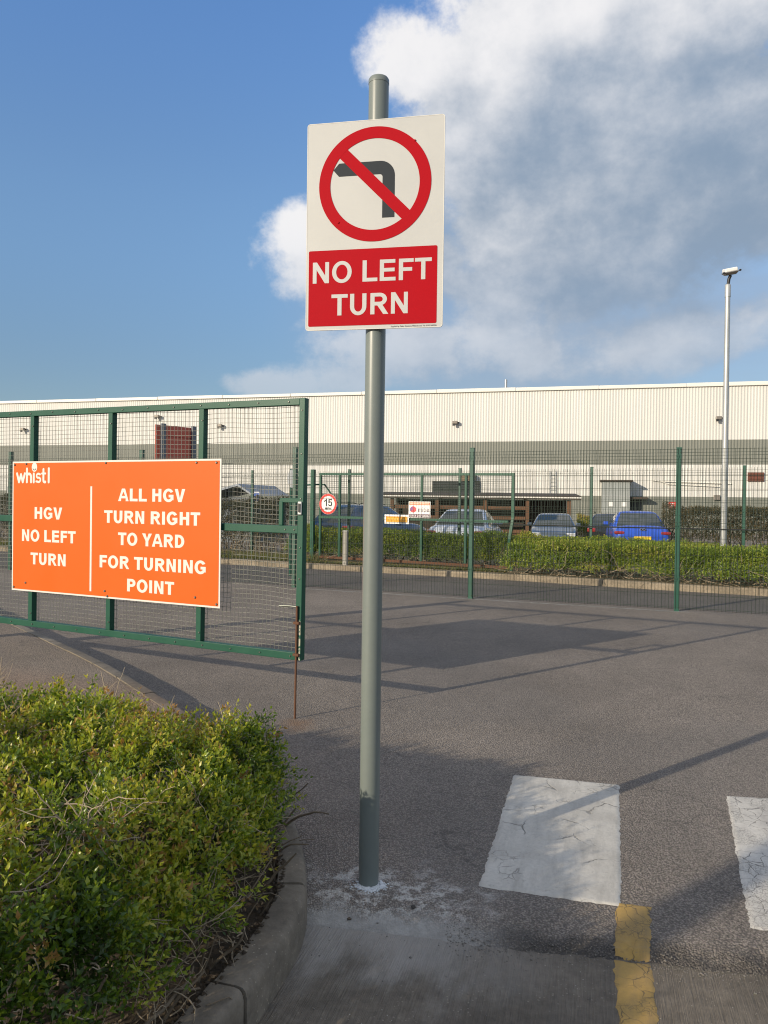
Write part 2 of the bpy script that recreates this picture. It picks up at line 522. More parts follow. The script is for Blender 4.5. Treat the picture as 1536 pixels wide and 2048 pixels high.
def concrete(name, base, groove=0.0, grime=.5, edge=False):
    m, t, p = new_mat(name)
    o = t.new('ShaderNodeNewGeometry').outputs['Position']
    x, y, z = t.sep(o)
    n1 = t.noise(o, 1.6, 6, .62)
    n2 = t.noise(o, 22, 6, .7)
    c = t.mix(t.ss(n1, .28, .72), tuple(b * (1 - grime * .55) for b in base), tuple(b * 1.12 for b in base))
    k = t.m('ADD', .40, t.m('MULTIPLY', n2, 1.2))
    c = t.vm('SCALE', c)
    t.l.new(k, c.node.inputs['Scale'])
    h = t.m('MULTIPLY', n2, .5)
    pit = t.m('MULTIPLY', t.ss(t.voro(o, 55.0, 'F1', 0), .22, .10), t.ss(t.noise(o, 4.0, 3, .6), .45, .6))
    c = t.mix(t.m('MULTIPLY', pit, .7), c, tuple(b * 2.0 for b in base))
    lich = t.ss(t.noise(o, 9.0, 7, .7), .60, .68)
    c = t.mix(t.m('MULTIPLY', lich, .35), c, tuple(b * .45 for b in base))
    if groove:
        # broom marks run along the road
        gx = t.m('ADD', t.m('MULTIPLY', x, 1.0), t.m('MULTIPLY', y, -.27))
        v = t.xyz(t.m('MULTIPLY', gx, 1.0), t.m('MULTIPLY', y, .035), 0.0)
        g = t.noise(v, 150, 3, .7)
        h = t.m('ADD', h, t.m('MULTIPLY', g, 1.2 * groove))
        c2 = t.vm('SCALE', c)
        t.l.new(t.m('ADD', .62, t.m('MULTIPLY', g, .75)), c2.node.inputs['Scale'])
        c = c2
        cr = t.ss(t.voro(o, 33.0, 'F1', 0), .085, .05)
        cr = t.m('MULTIPLY', cr, t.ss(t.noise(o, 3.1, 3, .6), .47, .56))
        c = t.mix(t.m('MULTIPLY', cr, .75), c, (.46, .43, .38))
        # pale cement wiped across the corner by the kerb
        e = t.m('ADD', y, t.m('MULTIPLY', x, .176))
        s = t.m('ADD', e, t.m('MULTIPLY', t.m('SUBTRACT', t.noise(t.xyz(t.m('MULTIPLY', gx, 2.2), y, 0.0), 3.0, 6, .66), .5), .9))
        w = t.m('MULTIPLY', t.ss(s, 2.45, 2.85), t.ss(x, .75, .05))
        c = t.mix(t.m('MULTIPLY', w, .8), c, (.32, .30, .27))
    t.l.new(c, p.inputs['Base Color'])
    p.inputs['Roughness'].default_value = .86
    p.inputs['Specular IOR Level'].default_value = .3
    t.l.new(t.bump(h, .8, .008), p.inputs['Normal'])
    return m
M['concrete'] = concrete('brushed_concrete', (.150, .128, .100), 1.0)
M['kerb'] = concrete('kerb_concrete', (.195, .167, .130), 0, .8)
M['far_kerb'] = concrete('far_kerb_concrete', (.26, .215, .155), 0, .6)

def soil(name, a, b):
    m, t, p = new_mat(name)
    o = t.new('ShaderNodeNewGeometry').outputs['Position']
    n = t.noise(o, 30, 8, .75)
    t.l.new(t.mix(t.ss(n, .3, .7), a, b), p.inputs['Base Color'])
    p.inputs['Roughness'].default_value = .95
    t.l.new(t.bump(n, 1.0, .03), p.inputs['Normal'])
    return m
M['soil'] = soil('bed_soil', (.045, .033, .023), (.15, .112, .072))
M['verge'] = soil('verge_litter', (.10, .075, .04), (.26, .20, .11))

def road_paint(name, col, dirt, crack_scale, crack_amt, base):
    m, t, p = new_mat(name)
    o = t.new('ShaderNodeNewGeometry').outputs['Position']
    x, y, z = t.sep(o)
    n = t.noise(o, 3.2, 6, .62)
    fine = t.noise(o, 60, 4, .7)
    c = t.mix(t.ss(n, .35, .72), col, tuple(a * .55 + b * .45 for a, b in zip(col, dirt)))
    k = t.vm('SCALE', c)
    t.l.new(t.m('ADD', .78, t.m('MULTIPLY', fine, .42)), k.node.inputs['Scale'])
    c = k
    gx = t.m('SUBTRACT', x, t.m('MULTIPLY', y, .28))
    str_ = t.noise(t.xyz(t.m('MULTIPLY', gx, 6.0), t.m('MULTIPLY', y, 1.2), 0.0), 2.2, 7, .7)
    c = t.mix(t.m('MULTIPLY', t.ss(str_, .42, .70), .55), c, dirt)
    spot = t.ss(t.noise(o, 34, 5, .75), .58, .66)
    c = t.mix(t.m('MULTIPLY', spot, .30), c, tuple(d * .6 for d in dirt))
    wv = t.noise(o, 9, 3, .6, col=True)
    pos = t.vm('ADD', o, t.vm('MULTIPLY', wv, (.09, .09, 0)))
    ed = t.voro(pos, crack_scale, 'DISTANCE_TO_EDGE', 0)
    crack = t.m('MULTIPLY', t.ss(ed, .022, .006), t.ss(t.noise(o, 2.3, 2, .5), crack_amt, crack_amt + .10))
    ed2 = t.voro(pos, crack_scale * 4.5, 'DISTANCE_TO_EDGE', 0)
    crack2 = t.m('MULTIPLY', t.ss(ed2, .07, .015), t.ss(t.noise(o, 4.3, 3, .5), crack_amt + .06, crack_amt + .15))
    crack = t.m('MAXIMUM', crack, t.m('MULTIPLY', crack2, .6))
    c = t.mix(t.m('MULTIPLY', crack, .72), c, (.05, .046, .04))
    chip = t.ss(t.noise(o, 26, 6, .75), .66, .71)
    c = t.mix(t.m('MULTIPLY', chip, .6), c, base)
    t.l.new(c, p.inputs['Base Color'])
    p.inputs['Roughness'].default_value = .75
    h = t.m('SUBTRACT', t.m('MULTIPLY', fine, .4), crack)
    t.l.new(t.bump(h, .7, .004), p.inputs['Normal'])
    return m
M['stripe'] = road_paint('worn_white_paint', (.50, .475, .42), (.26, .245, .215), 4.2, .52, (.30, .28, .25))
M['stripe2'] = road_paint('crazed_white_paint', (.56, .53, .47), (.34, .32, .29), 14.0, .38, (.20, .18, .16))
M['yellow'] = road_paint('worn_yellow_paint', (.37, .235, .062), (.17, .125, .07), 13.0, .44, (.15, .13, .11))

# ================================================================== THE SETTING
def sheet(name, pts, z, mat, kind='structure'):
    tri = tessellate_polygon([[Vector((x, y, 0)) for x, y in pts]])
    zz = z if callable(z) else (lambda x, y: z)
    me = bpy.data.meshes.new(name)
    fs = []
    for t in tri:
        a, b, c = [pts[i] for i in t]
        ar = (b[0] - a[0]) * (c[1] - a[1]) - (c[0] - a[0]) * (b[1] - a[1])
        fs.append(tuple(t) if ar > 0 else (t[0], t[2], t[1]))
    me.from_pydata([(x, y, zz(x, y)) for x, y in pts], [], fs)
    o = link(name, me, mat)
    tag(o, kind=kind)
    return o

def grid(x0, x1, y0, y1, step, fz):
    xs = np.arange(x0, x1 + step * .5, step); ys = np.arange(y0, y1 + step * .5, step)
    X, Y = np.meshgrid(xs, ys)
    Z = fz(X, Y)
    Vv = np.stack([X, Y, Z], -1).reshape(-1, 3)
    nx, ny = len(xs), len(ys)
    i = np.arange(nx - 1)[None, :] + nx * np.arange(ny - 1)[:, None]
    F = np.stack([i, i + 1, i + 1 + nx, i + nx], -1).reshape(-1, 4)
    return Vv, F

def sm(t):
    t = np.clip(t, 0, 1)
    return t * t * (3 - 2 * t)

LIP0, LIPS = 2.8925, .176            # edge of the concrete: y = LIP0 - LIPS * x
def lip_y(x): return LIP0 - LIPS * x
def asphalt_z(X, Y):
    s = Y - lip_y(X) - (fnoise(X * 6, Y * 6, 3) - .5) * .10
    z = -.030 * (1 - sm(s / .16))
    rough = sm((X - .25) / .3) * (1 - sm((s - .02) / .16))
    z = z + (fnoise(X * 30, Y * 30, 3) - .5) * .030 * rough + rough * .012
    z = np.where(s < .02, z - (.02 - s) * .35, z)
    z = z + (fnoise(X * 2, Y * 2, 2) - .5) * .006 * sm((5.0 - Y) / .4) * sm((X + 1.1) / .3) * sm((2.5 - X) / .3) * sm((Y - 2.9) / .3)
    return z

sheet('ground', [(-1800, -1800), (1800, -1800), (1800, 1800), (-1800, 1800)], -.62, M['road'])
AX0, AX1, AY0, AY1 = -1.2, 2.6, 2.2, 5.2
Vv, F = grid(AX0, AX1, AY0, AY1, .02, asphalt_z)
# the yard: fine near the camera, broad sheets beyond; it falls away gently across the car park
def add_quads(Vv, F, quads):
    for q in quads:
        b = len(Vv)
        Vv = np.vstack([Vv, np.array(q, float)])
        F = np.vstack([F, [[b, b + 1, b + 2, b + 3]]])
    return Vv, F
L = 70
Vv, F = add_quads(Vv, F, [
    [(-L, AY1, 0), (L, AY1, 0), (L, 22, 0), (-L, 22, 0)],
    [(-L, 22, 0), (L, 22, 0), (L, 36, -.28), (-L, 36, -.28)],
    [(-L, 36, -.28), (L, 36, -.28), (L, 110, -.28), (-L, 110, -.28)],
    [(AX1, 3.2, 0), (L, 3.2, 0), (L, AY1, 0), (AX1, AY1, 0)],
    [(-L, 3.2, -.045), (AX0, 3.2, -.045), (AX0, AY1, -.045), (-L, AY1, -.045)],
    [(AX1, AY0, -.05), (L, AY0, -.05), (L, 3.2, 0), (AX1, 3.2, 0)],
    [(-L, -40, -.06), (L, -40, -.06), (L, AY0, -.06), (-L, AY0, -.06)],
])
tag(raw('asphalt_yard_ground', Vv, F, M['asphalt']), kind='structure')

sheet('concrete_apron_ground', [(-.8, -6), (9, -6), (9, lip_y(9) + .0), (2.6, lip_y(2.6)), (1.5, lip_y(1.5)), (.5, lip_y(.5)), (-.8, lip_y(-.8))], -.030, M['concrete'])

# road beyond the mesh fence
far_kerb_path = [(-22, 28.3), (-14, 24.4), (-6.185, 20.36), (-3.57, 19.12), (0.0, 17.42), (2.886, 16.0), (5.0, 14.75), (6.935, 13.75), (10.0, 12.0), (16, 8.6)]
f_path = [(12.0, 8.62), (7.55, 10.45), (4.478, 11.706), (1.475, 12.938), (-1.656, 14.3), (-4.95, 15.7), (-8.3, 17.1), (-12.0, 18.65)]
sheet('road', [(x + .10, y + .22) for x, y in f_path[::-1]] + [(x - .05, y - .08) for x, y in far_kerb_path[::-1][1:-1]], .004, M['road'])

# ---- kerbs: each stone is one piece
def resample(path, step):
    P = [Vector((x, y, 0)) for x, y in path]
    # smooth by Catmull-Rom
    pts = []
    for i in range(len(P) - 1):
        p0, p1, p2, p3 = P[max(i - 1, 0)], P[i], P[i + 1], P[min(i + 2, len(P) - 1)]
        for k in range(12):
            t = k / 12
            pts.append(.5 * ((2 * p1) + (p2 - p0) * t + (2 * p0 - 5 * p1 + 4 * p2 - p3) * t * t + (3 * p1 - p0 - 3 * p2 + p3) * t ** 3))
    pts.append(P[-1])
    out, acc = [pts[0]], 0.0
    for a, b in zip(pts, pts[1:]):
        d = (b - a).length
        while acc + d >= step:
            k = (step - acc) / d
            a = a + (b - a) * k
            out.append(a.copy())
            d = (b - a).length
            acc = 0.0
        acc += d
    return out
def offset(pts, d):
    o = []
    for i, p in enumerate(pts):
        t = (pts[min(i + 1, len(pts) - 1)] - pts[max(i - 1, 0)]).normalized()
        o.append(p + Vector((-t.y, t.x, 0)) * d)
    return o

def kerb(name, path, mat, width, height, stone, side, jit, label=None):
    root = bpy.data.objects.new(name, None)
    COL.objects.link(root)
    tag(root, label, kind='structure')
    sub = 8
    pts = resample(path, stone / sub)
    rnd = random.Random(3)
    prof = [(0, -.10), (0, height - .035), (.006, height - .014), (.016, height - .004), (.032, height), (width, height), (width, -.10)]
    for s in range(0, len(pts) - sub, sub):
        seg = pts[s:s + sub + 1]
        gap = .005
        seg = [p.copy() for p in seg]
        seg[0] += (seg[1] - seg[0]).normalized() * gap
        seg[-1] += (seg[-2] - seg[-1]).normalized() * gap
        dz, dn, tilt = rnd.uniform(-jit, jit), rnd.uniform(-jit, jit), rnd.uniform(-jit, jit)
        vs, fs = [], []
        rows = [offset(seg, side * (o + dn)) for o, _ in prof]
        n = len(prof)
        for i in range(len(seg)):
            for k, (o, z) in enumerate(prof):
                p = rows[k][i]
                wob = (float(fnoise(p.x * 9 + k, p.y * 9, 2)) - .5) * jit * 1.4
                vs.append((p.x, p.y, z + (dz + wob + tilt * (i / sub - .5) if z > 0 else 0)))
        for i in range(len(seg) - 1):
            for k in range(n - 1):
                q = (i * n + k, i * n + k + 1, (i + 1) * n + k + 1, (i + 1) * n + k)
                fs.append(q if side > 0 else q[::-1])
        fs.append(tuple(range(n)) if side < 0 else tuple(range(n))[::-1])
        e = tuple(range((len(seg) - 1) * n, len(seg) * n))
        fs.append(e[::-1] if side < 0 else e)
        mb = MB(); mb.add(vs, fs)
        o = mb.build('kerb_stone', mat, root, smooth=True, fixn=True)
    return pts

near_path = [(-7.2, 12.6), (-5.4, 10.45), (-3.68, 8.37), (-2.61, 7.10), (-1.83, 6.04), (-1.40, 5.45), (-.95, 4.74), (-.66, 4.22), (-.475, 3.8), (-.375, 3.5),
             (-.302, 3.16), (-.280, 2.9), (-.298, 2.69), (-.345, 2.5), (-.405, 2.3), (-.47, 2.1), (-.63, 1.7), (-.88, 1.2), (-1.22, .6), (-1.7, 0), (-2.6, -.9)]
kerb('kerb', near_path, M['kerb'], .112, .12, .665, -1, .004, 'curved concrete kerb round the hedge bed beside the pole')
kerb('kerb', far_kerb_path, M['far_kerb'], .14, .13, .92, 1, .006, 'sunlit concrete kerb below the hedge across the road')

inner = [(p.x, p.y) for p in offset(resample(near_path, .15), -.102)]
cut = [p for p in inner if p[1] >= 3.86]
sheet('footpath', cut + [(-1.0, 3.88), (-1.6, 3.95), (-2.4, 4.05), (-3.6, 4.2), (-14, 4.6), (-14, 13)], .112, M['footpath'])
bed = [p for p in inner if p[1] < 3.90]
sheet('planting_bed_ground', bed + [(-7, -1.2), (-7, 4.4), (-3.6, 4.25), (-2.4, 4.1), (-1.6, 4.0)], .098, M['soil'])
# litter of earth and chips on the inner edge of the kerb
k = 900
ii = RNG.integers(0, len(bed) - 1, k)
Bp = np.array(bed)
P0 = Bp[ii] + (Bp[np.minimum(ii + 1, len(bed) - 1)] - Bp[ii]) * RNG.random((k, 1))
off = np.abs(RNG.normal(0, .035, k)) - .012
P0 = np.column_stack([P0[:, 0] - off, P0[:, 1]])
P0 = P0[P0[:, 1] > 1.5]
k = len(P0)
sz = RNG.uniform(.003, .011, k)
oct_v = np.array([(1, 0, 0), (-1, 0, 0), (0, 1, 0), (0, -1, 0), (0, 0, .7), (0, 0, -.7)])
oct_f = np.array([(0, 2, 4), (2, 1, 4), (1, 3, 4), (3, 0, 4), (2, 0, 5), (1, 2, 5), (3, 1, 5), (0, 3, 5)])
VV = oct_v[None] * sz[:, None, None] * RNG.uniform(.6, 1.3, (k, 6, 1)) + np.column_stack([P0, np.full(k, .120) + sz * .5])[:, None, :]
FF = (oct_f[None] + 6 * np.arange(k)[:, None, None]).reshape(-1, 3)
tag(raw('soil_crumb_debris', VV.reshape(-1, 3), FF, M['soil']), 'dark soil crumbs spilt over the inner edge of the kerb', 'soil crumbs', kind='stuff')

# far verge: litter strip and grass between kerb and hedge
fk = [(p.x, p.y) for p in offset(resample(far_kerb_path, .4), .13)]
fk2 = [(p.x, p.y) for p in offset(resample(far_kerb_path, .4), 3.0)]
sheet('verge_ground', fk + fk2[::-1], .12, M['verge'])

# ---- painted markings (thick worn paint, ragged at the edge)
def marking(name, quad, z0, mat, label, cat, ragged=.004, step=.012, follow=None, kind=None):
    a, b, c, d = [np.array(q, float) for q in quad]
    n1 = max(2, int(np.linalg.norm(b - a) / step)); n2 = max(2, int(np.linalg.norm(d - a) / step))
    s = np.linspace(0, 1, n1 + 1)[None, :, None]; t = np.linspace(0, 1, n2 + 1)[:, None, None]
    P = (a * (1 - s) + b * s) * (1 - t) + (d * (1 - s) + c * s) * t
    X, Y = P[..., 0].copy(), P[..., 1].copy()
    # ragged outline
    cx, cy = X.mean(), Y.mean()
    ring = np.zeros(X.shape, bool); ring[0], ring[-1], ring[:, 0], ring[:, -1] = True, True, True, True
    jx = (fnoise(X * 40, Y * 40, 2) - .5) * 2 * ragged * 2; jy = (fnoise(X * 40 + 90, Y * 40, 2) - .5) * 2 * ragged * 2
    X = X + jx * ring; Y = Y + jy * ring
    Z = (follow(X, Y) if follow else np.zeros_like(X)) + z0
    Z = Z - ring * (z0 - .0005)
    Vq = np.stack([X, Y, Z], -1).reshape(-1, 3)
    nx = n1 + 1
    i = np.arange(n1)[None, :] + nx * np.arange(n2)[:, None]
    Fq = np.stack([i, i + 1, i + 1 + nx, i + nx], -1).reshape(-1, 4)
    o = raw(name, Vq, Fq, mat, smooth=True)
    return tag(o, label, cat, kind=kind)
marking('crossing_stripe', [(.416, 3.195), (.964, 3.041), (1.364, 4.381), (.787, 4.522)], .005, M['stripe'],
        'worn white crossing stripe with cracks, beside the foot of the pole', 'road marking', follow=asphalt_z)
marking('crossing_stripe', [(1.41, 2.90), (1.99, 2.74), (2.47, 4.16), (1.91, 4.233)], .005, M['stripe2'],
        'crazed white crossing stripe cut off by the picture edge', 'road marking', follow=asphalt_z)
marking('yellow_line', [(.848, 2.748), (.974, 2.728), (1.080, 3.045), (.957, 3.075)], .005, M['yellow'],
        'short cracked yellow line on the asphalt below the white stripe', 'road marking', .005, .010, follow=asphalt_z)
marking('yellow_line', [(.45, 1.2), (.56, 1.2), (.970, 2.715), (.844, 2.735)], .004, M['yellow'],
        'long worn yellow line painted on the brushed concrete', 'road marking', .005, .010, follow=lambda X, Y: np.full_like(X, -.030))
# faint white line under the mesh fence
marking('fence_line_marking', [(-1.7, 14.16), (4.6, 11.55), (4.62, 11.61), (-1.68, 14.22)], .004, road_paint('faded_line', (.26, .25, .22), (.17, .16, .14), 9, .4, (.2, .18, .16)),
        'faded pale line on the asphalt under the mesh fence', 'road marking', .03, .05)

# loose stones on the ground
def pebble(x, y, r, mat, label, seed):
    rr = random.Random(seed)
    bm = bmesh.new()
    bmesh.ops.create_icosphere(bm, subdivisions=2, radius=r)
    for v in bm.verts:
        k = 1 + (float(fnoise(v.co.x / r * 1.7 + seed, v.co.y / r * 1.7 + v.co.z / r, 2)) - .5) * .9
        v.co = Vector((v.co.x * k * 1.2, v.co.y * k, v.co.z * k * .75))
    me = bpy.data.meshes.new('pebble'); bm.to_mesh(me); bm.free()
    o = link('pebble', me, mat)
    o.location = (x, y, float(asphalt_z(np.array([x]), np.array([y]))[0]) + r * .5)
    tag(o, label, 'pebble')
M['stone'] = paint('dark_stone', (.045, .04, .036), .8, 0, .3, 90, bump=.4)
M['stone2'] = paint('brown_stone', (.10, .075, .055), .8, 0, .3, 90, bump=.4)
pebble(.135, 3.02, .0085, M['stone'], 'dark loose stone lying right of the pole foot', 3)
pebble(-.115, 2.975, .0075, M['stone2'], 'brown loose stone lying on the cement before the pole', 8)

# cement collar round the pole foot
k = 230
ang = RNG.normal(-1.6, 1.0, k); rad = np.abs(RNG.normal(.048, .018, k)) + .004
cxs = -.046 + rad * np.cos(ang) + .006; cys = 3.217 + rad * np.sin(ang) * .9 - .006
sz = RNG.uniform(.004, .010, k) * np.clip(1.5 - rad / .09, .3, 1)
VV = oct_v[None] * np.stack([sz * 1.5, sz * 1.5, sz * .7], -1)[:, None, :] * RNG.uniform(.6, 1.3, (k, 6, 1)) + np.column_stack([cxs, cys, np.zeros(k)])[:, None, :]
FF = (oct_f[None] + 6 * np.arange(k)[:, None, None]).reshape(-1, 3)
M['lime'] = paint('white_cement', (.62, .64, .65), .9, 0, .2, 60, bump=.4)
tag(raw('cement_crumbs_debris', VV.reshape(-1, 3), FF, M['lime'], smooth=True), 'white crusted cement round the foot of the grey pole', 'cement', kind='stuff')

# crumbled asphalt grit along the lip and over the apron
k = 2600
gx = RNG.uniform(.25, 2.4, k); gy = lip_y(gx) + RNG.normal(.02, .05, k)
gx2 = RNG.uniform(-.25, 2.2, 500); gy2 = RNG.uniform(2.2, 4.6, 500)
gx = np.concatenate([gx, gx2]); gy = np.concatenate([gy, gy2]); k = len(gx)
sz = RNG.uniform(.0012, .0042, k) * np.where(RNG.random(k) < .04, 1.7, 1)
gz = np.maximum(asphalt_z(gx, gy), -.030)
VV = oct_v[None] * sz[:, None, None] * RNG.uniform(.6, 1.3, (k, 6, 1)) + np.column_stack([gx, gy, gz + sz * .3])[:, None, :]
FF = (oct_f[None] + 6 * np.arange(k)[:, None, None]).reshape(-1, 3)
M['grit'] = paint('grit', (.17, .155, .135), .9, 0, .5, 40)
tag(raw('loose_grit_gravel', VV.reshape(-1, 3), FF, M['grit']), 'loose grit along the crumbling edge of the asphalt', 'grit', kind='stuff')

# ================================================================== LETTERING
def ell(cx, cy, rx, ry, a0, a1, n=14):
    return [(cx + rx * math.cos(R(a0 + (a1 - a0) * i / n)), cy + ry * math.sin(R(a0 + (a1 - a0) * i / n))) for i in range(n + 1)]
def glyph(ch, s=.205, b=.17):
    """bold sans capital of height 1: (advance, loops)"""
    l = .095
    if ch == ' ': return .39, []
    if ch == 'I': return l * 2 + s, [[(l, 0), (l + s, 0), (l + s, 1), (l, 1)]]
    if ch == 'L': return .85, [[(l, 0), (.83, 0), (.83, b), (l + s, b), (l + s, 1), (l, 1)]]
    if ch == 'E': return .93, [[(l, 0), (.87, 0), (.87, b), (l + s, b), (l + s, .43), (.82, .43), (.82, .43 + b), (l + s, .43 + b), (l + s, 1 - b), (.85, 1 - b), (.85, 1), (l, 1)]]
    if ch == 'F': return .85, [[(l, 0), (l + s, 0), (l + s, .42), (.74, .42), (.74, .42 + b), (l + s, .42 + b), (l + s, 1 - b), (.81, 1 - b), (.81, 1), (l, 1)]]
    if ch == 'T': return .85, [[(.425 - s / 2, 0), (.425 + s / 2, 0), (.425 + s / 2, 1 - b), (.83, 1 - b), (.83, 1), (.02, 1), (.02, 1 - b), (.425 - s / 2, 1 - b)]]
    if ch == 'H': return 1.01, [[(l, 0), (l + s, 0), (l + s, .43), (.915 - s, .43), (.915 - s, 0), (.915, 0), (.915, 1), (.915 - s, 1), (.915 - s, .43 + b), (l + s, .43 + b), (l + s, 1), (l, 1)]]
    if ch == 'N': return 1.01, [[(l, 0), (l + s * .93, 0), (l + s * .93, .64), (.91 - s, 0), (.91, 0), (.91, 1), (.91 - s * .93, 1), (.91 - s * .93, .36), (l + s, 1), (l, 1)]]
    if ch == 'V': return .93, [[(.465 - s * .56, 0), (.465 + s * .56, 0), (.925, 1), (.925 - s * 1.07, 1), (.465, .27), (s * 1.07 + .005, 1), (.005, 1)]]
    if ch == 'A': return 1.01, [[(.0, 0), (s * 1.07, 0), (.29, .225), (.72, .225), (1.0 - s * 1.07, 0), (1.0, 0), (.505 + s * .57, 1), (.505 - s * .57, 1)], [(.345, .225 + b * .95), (.505, .76), (.665, .225 + b * .95)]]
    if ch == 'Y': return .93, [[(.465 - s / 2, 0), (.465 + s / 2, 0), (.465 + s / 2, .42), (.93, 1), (.93 - s * 1.18, 1), (.465, .60), (s * 1.18, 1), (0, 1), (.465 - s / 2, .42)]]
    if ch == 'O': return 1.09, [ell(.545, .5, .49, .52, 0, 360, 40)[:-1], ell(.545, .5, .49 - s, .52 - b, 0, 360, 36)[:-1]]
    if ch == 'U': return 1.01, [[(.1, 1), (.1, .40)] + ell(.505, .40, .405, .42, 180, 360, 18)[1:] + [(.91, 1), (.91 - s, 1), (.91 - s, .40)] + ell(.505, .40, .405 - s, .42 - b, 360, 180, 16)[1:] + [(.1 + s, 1)]]
    if ch == 'D': return 1.01, [[(l, 0), (.42, 0)] + ell(.42, .5, .51, .5, -90, 90, 22)[1:] + [(l, 1)], [(l + s, b), (l + s, 1 - b), (.42, 1 - b)] + ell(.42, .5, .51 - s, .5 - b, 90, -90, 18)[1:]]
    if ch == 'P': return .93, [[(l, 0), (l + s, 0), (l + s, .37), (.52, .37)] + ell(.52, .685, .35, .315, -90, 90, 16)[1:] + [(l, 1)], [(l + s, .37 + b), (l + s, 1 - b), (.52, 1 - b)] + ell(.52, .685, .35 - s, .315 - b, 90, -90, 14)[1:]]
    if ch == 'R': return 1.01, [[(l, 0), (l + s, 0), (l + s, .41), (.44, .41), (.73, .0), (.98, 0), (.69, .43)] + ell(.55, .705, .355, .295, -58, 90, 16) + [(l, 1)],
                                [(l + s, .41 + b), (l + s, 1 - b), (.55, 1 - b)] + ell(.55, .705, .355 - s, .295 - b, 90, -90, 14)[1:]]
    if ch == 'G': return 1.09, [ell(.545, .5, .49, .52, 33, 318, 36) + [(.99, .13), (.99, .55), (.56, .55), (.56, .55 - b), (.99 - s, .55 - b), (.99 - s, .235)] + ell(.545, .5, .49 - s, .52 - b, 312, 38, 30)]
    if ch == 'M': return 1.16, [[(l, 0), (l + s * .9, 0), (l + s * .9, .72), (.58 - s * .42, 0), (.58 + s * .42, 0), (1.065 - s * .9, .72), (1.065 - s * .9, 0), (1.065, 0), (1.065, 1), (1.065 - s * 1.35, 1), (.58, .36), (l + s * 1.35, 1), (l, 1)]]
    if ch == '1': return .78, [[(.62 - s, 0), (.62, 0), (.62, 1), (.62 - s * .85, 1), (.36, .83), (.12, .72), (.12, .72 - b * 1.05), (.62 - s, .75)]]
    if ch == '5': return .78, [[(.12, 1), (.10, .44), (.28, .42)] + ell(.39, .34, .17, .20, 130, -150, 16) + [(.04, .25), (.06, .19)] + ell(.39, .33, .35, .345, 205, 445, 20) + [(.28, .66), (.295, 1 - b), (.70, 1 - b), (.70, 1)]]
    raise KeyError(ch)

def caps_line(text, x0, x1, z0, h, y0, y1, mat, parent, label, s=.205, b=.17):
    """one printed line between x0 and x1, baseline z0, cap height h; each letter is a piece"""
    x, items = 0.0, []
    for ch in text:
        w, loops = glyph(ch, s, b)
        items.append((x, loops)); x += w
    xs = [q[0] + ox for ox, lps in items for lp in lps for q in lp]
    lo, hi = min(xs), max(xs)
    k = (x1 - x0) / (hi - lo)
    root = bpy.data.objects.new('lettering', None)
    COL.objects.link(root)
    root.parent = parent
    root['label'] = label
    for ox, lps in items:
        if lps:
            MB().plate([[(x0 + (q[0] + ox - lo) * k, z0 + q[1] * h) for q in lp] for lp in lps], y0, y1).build('letter', mat, root)
    return root

def plain_text(name, text, x0, x1, z0, h, y, mat, parent, weight=0.0, thick=.0006, ref=None):
    """smaller print in Blender's own font, fitted between x0 and x1 with capital height h"""
    cu = bpy.data.curves.new('print', 'FONT')
    cu.body = text
    cu.offset = weight
    cu.extrude = 0.0
    cu.resolution_u = 4
    ob = bpy.data.objects.new('print', cu)
    me = bpy.data.meshes.new_from_object(ob)
    co = np.empty(len(me.vertices) * 3, np.float32); me.vertices.foreach_get('co', co); co = co.reshape(-1, 3)
    lo, hi = co.min(0), co.max(0)
    base = 0.0
    top = ref if ref else hi[1]
    nc = np.column_stack([x0 + (co[:, 0] - lo[0]) / (hi[0] - lo[0]) * (x1 - x0), np.full(len(co), y), z0 + (co[:, 1] - base) / (top - base) * h])
    me.vertices.foreach_set('co', nc.astype(np.float32).ravel())
    me.update()
    bpy.data.objects.remove(ob); bpy.data.curves.remove(cu)
    me.materials.clear()
    return link(name, me, mat, parent)

def rrect(x0, x1, z0, z1, r, n=5):
    return (ell(x1 - r, z0 + r, r, r, -90, 0, n) + ell(x1 - r, z1 - r, r, r, 0, 90, n) + ell(x0 + r, z1 - r, r, r, 90, 180, n) + ell(x0 + r, z0 + r, r, r, 180, 270, n))

def rivet(x, z, y, r, mat, parent, name='rivet'):
    mb = MB()
    n = 10
    ring = [(x + r * math.cos(2 * math.pi * i / n), z + r * math.sin(2 * math.pi * i / n)) for i in range(n)]
    ring2 = [(x + r * .6 * math.cos(2 * math.pi * i / n), z + r * .6 * math.sin(2 * math.pi * i / n)) for i in range(n)]
    vs = [(a, y, b) for a, b in ring] + [(a, y - r * .55, b) for a, b in ring] + [(a, y - r * .9, b) for a, b in ring2]
    fs = [(i, (i + 1) % n, (i + 1) % n + n, i + n) for i in range(n)] + [(i + n, (i + 1) % n + n, (i + 1) % n + 2 * n, i + 2 * n) for i in range(n)] + [tuple(range(2 * n, 3 * n))]
    mb.add(vs, fs)
    return mb.build(name, mat, parent, fixn=True)

# ================================================================== THE POLE AND ITS SIGN
PX, PY = -.046, 3.217
pole = thing('sign_pole', 'tall grey painted steel pole standing in cracked asphalt by the kerb', 'pole', (PX, PY, 0))
pole.rotation_euler = (0, R(.05), 0)
r = .0418
MB().lathe([(r, -.1), (r, 3.340)], n=40).build('shaft', M['pole'], pole, smooth=True)
MB().lathe([(r + .0012, 3.335), (r + .0012, 3.352), (r - .003, 3.359), (r - .010, 3.3625), (0.004, 3.364)], n=40).build('cap', M['pole'], pole, smooth=True)

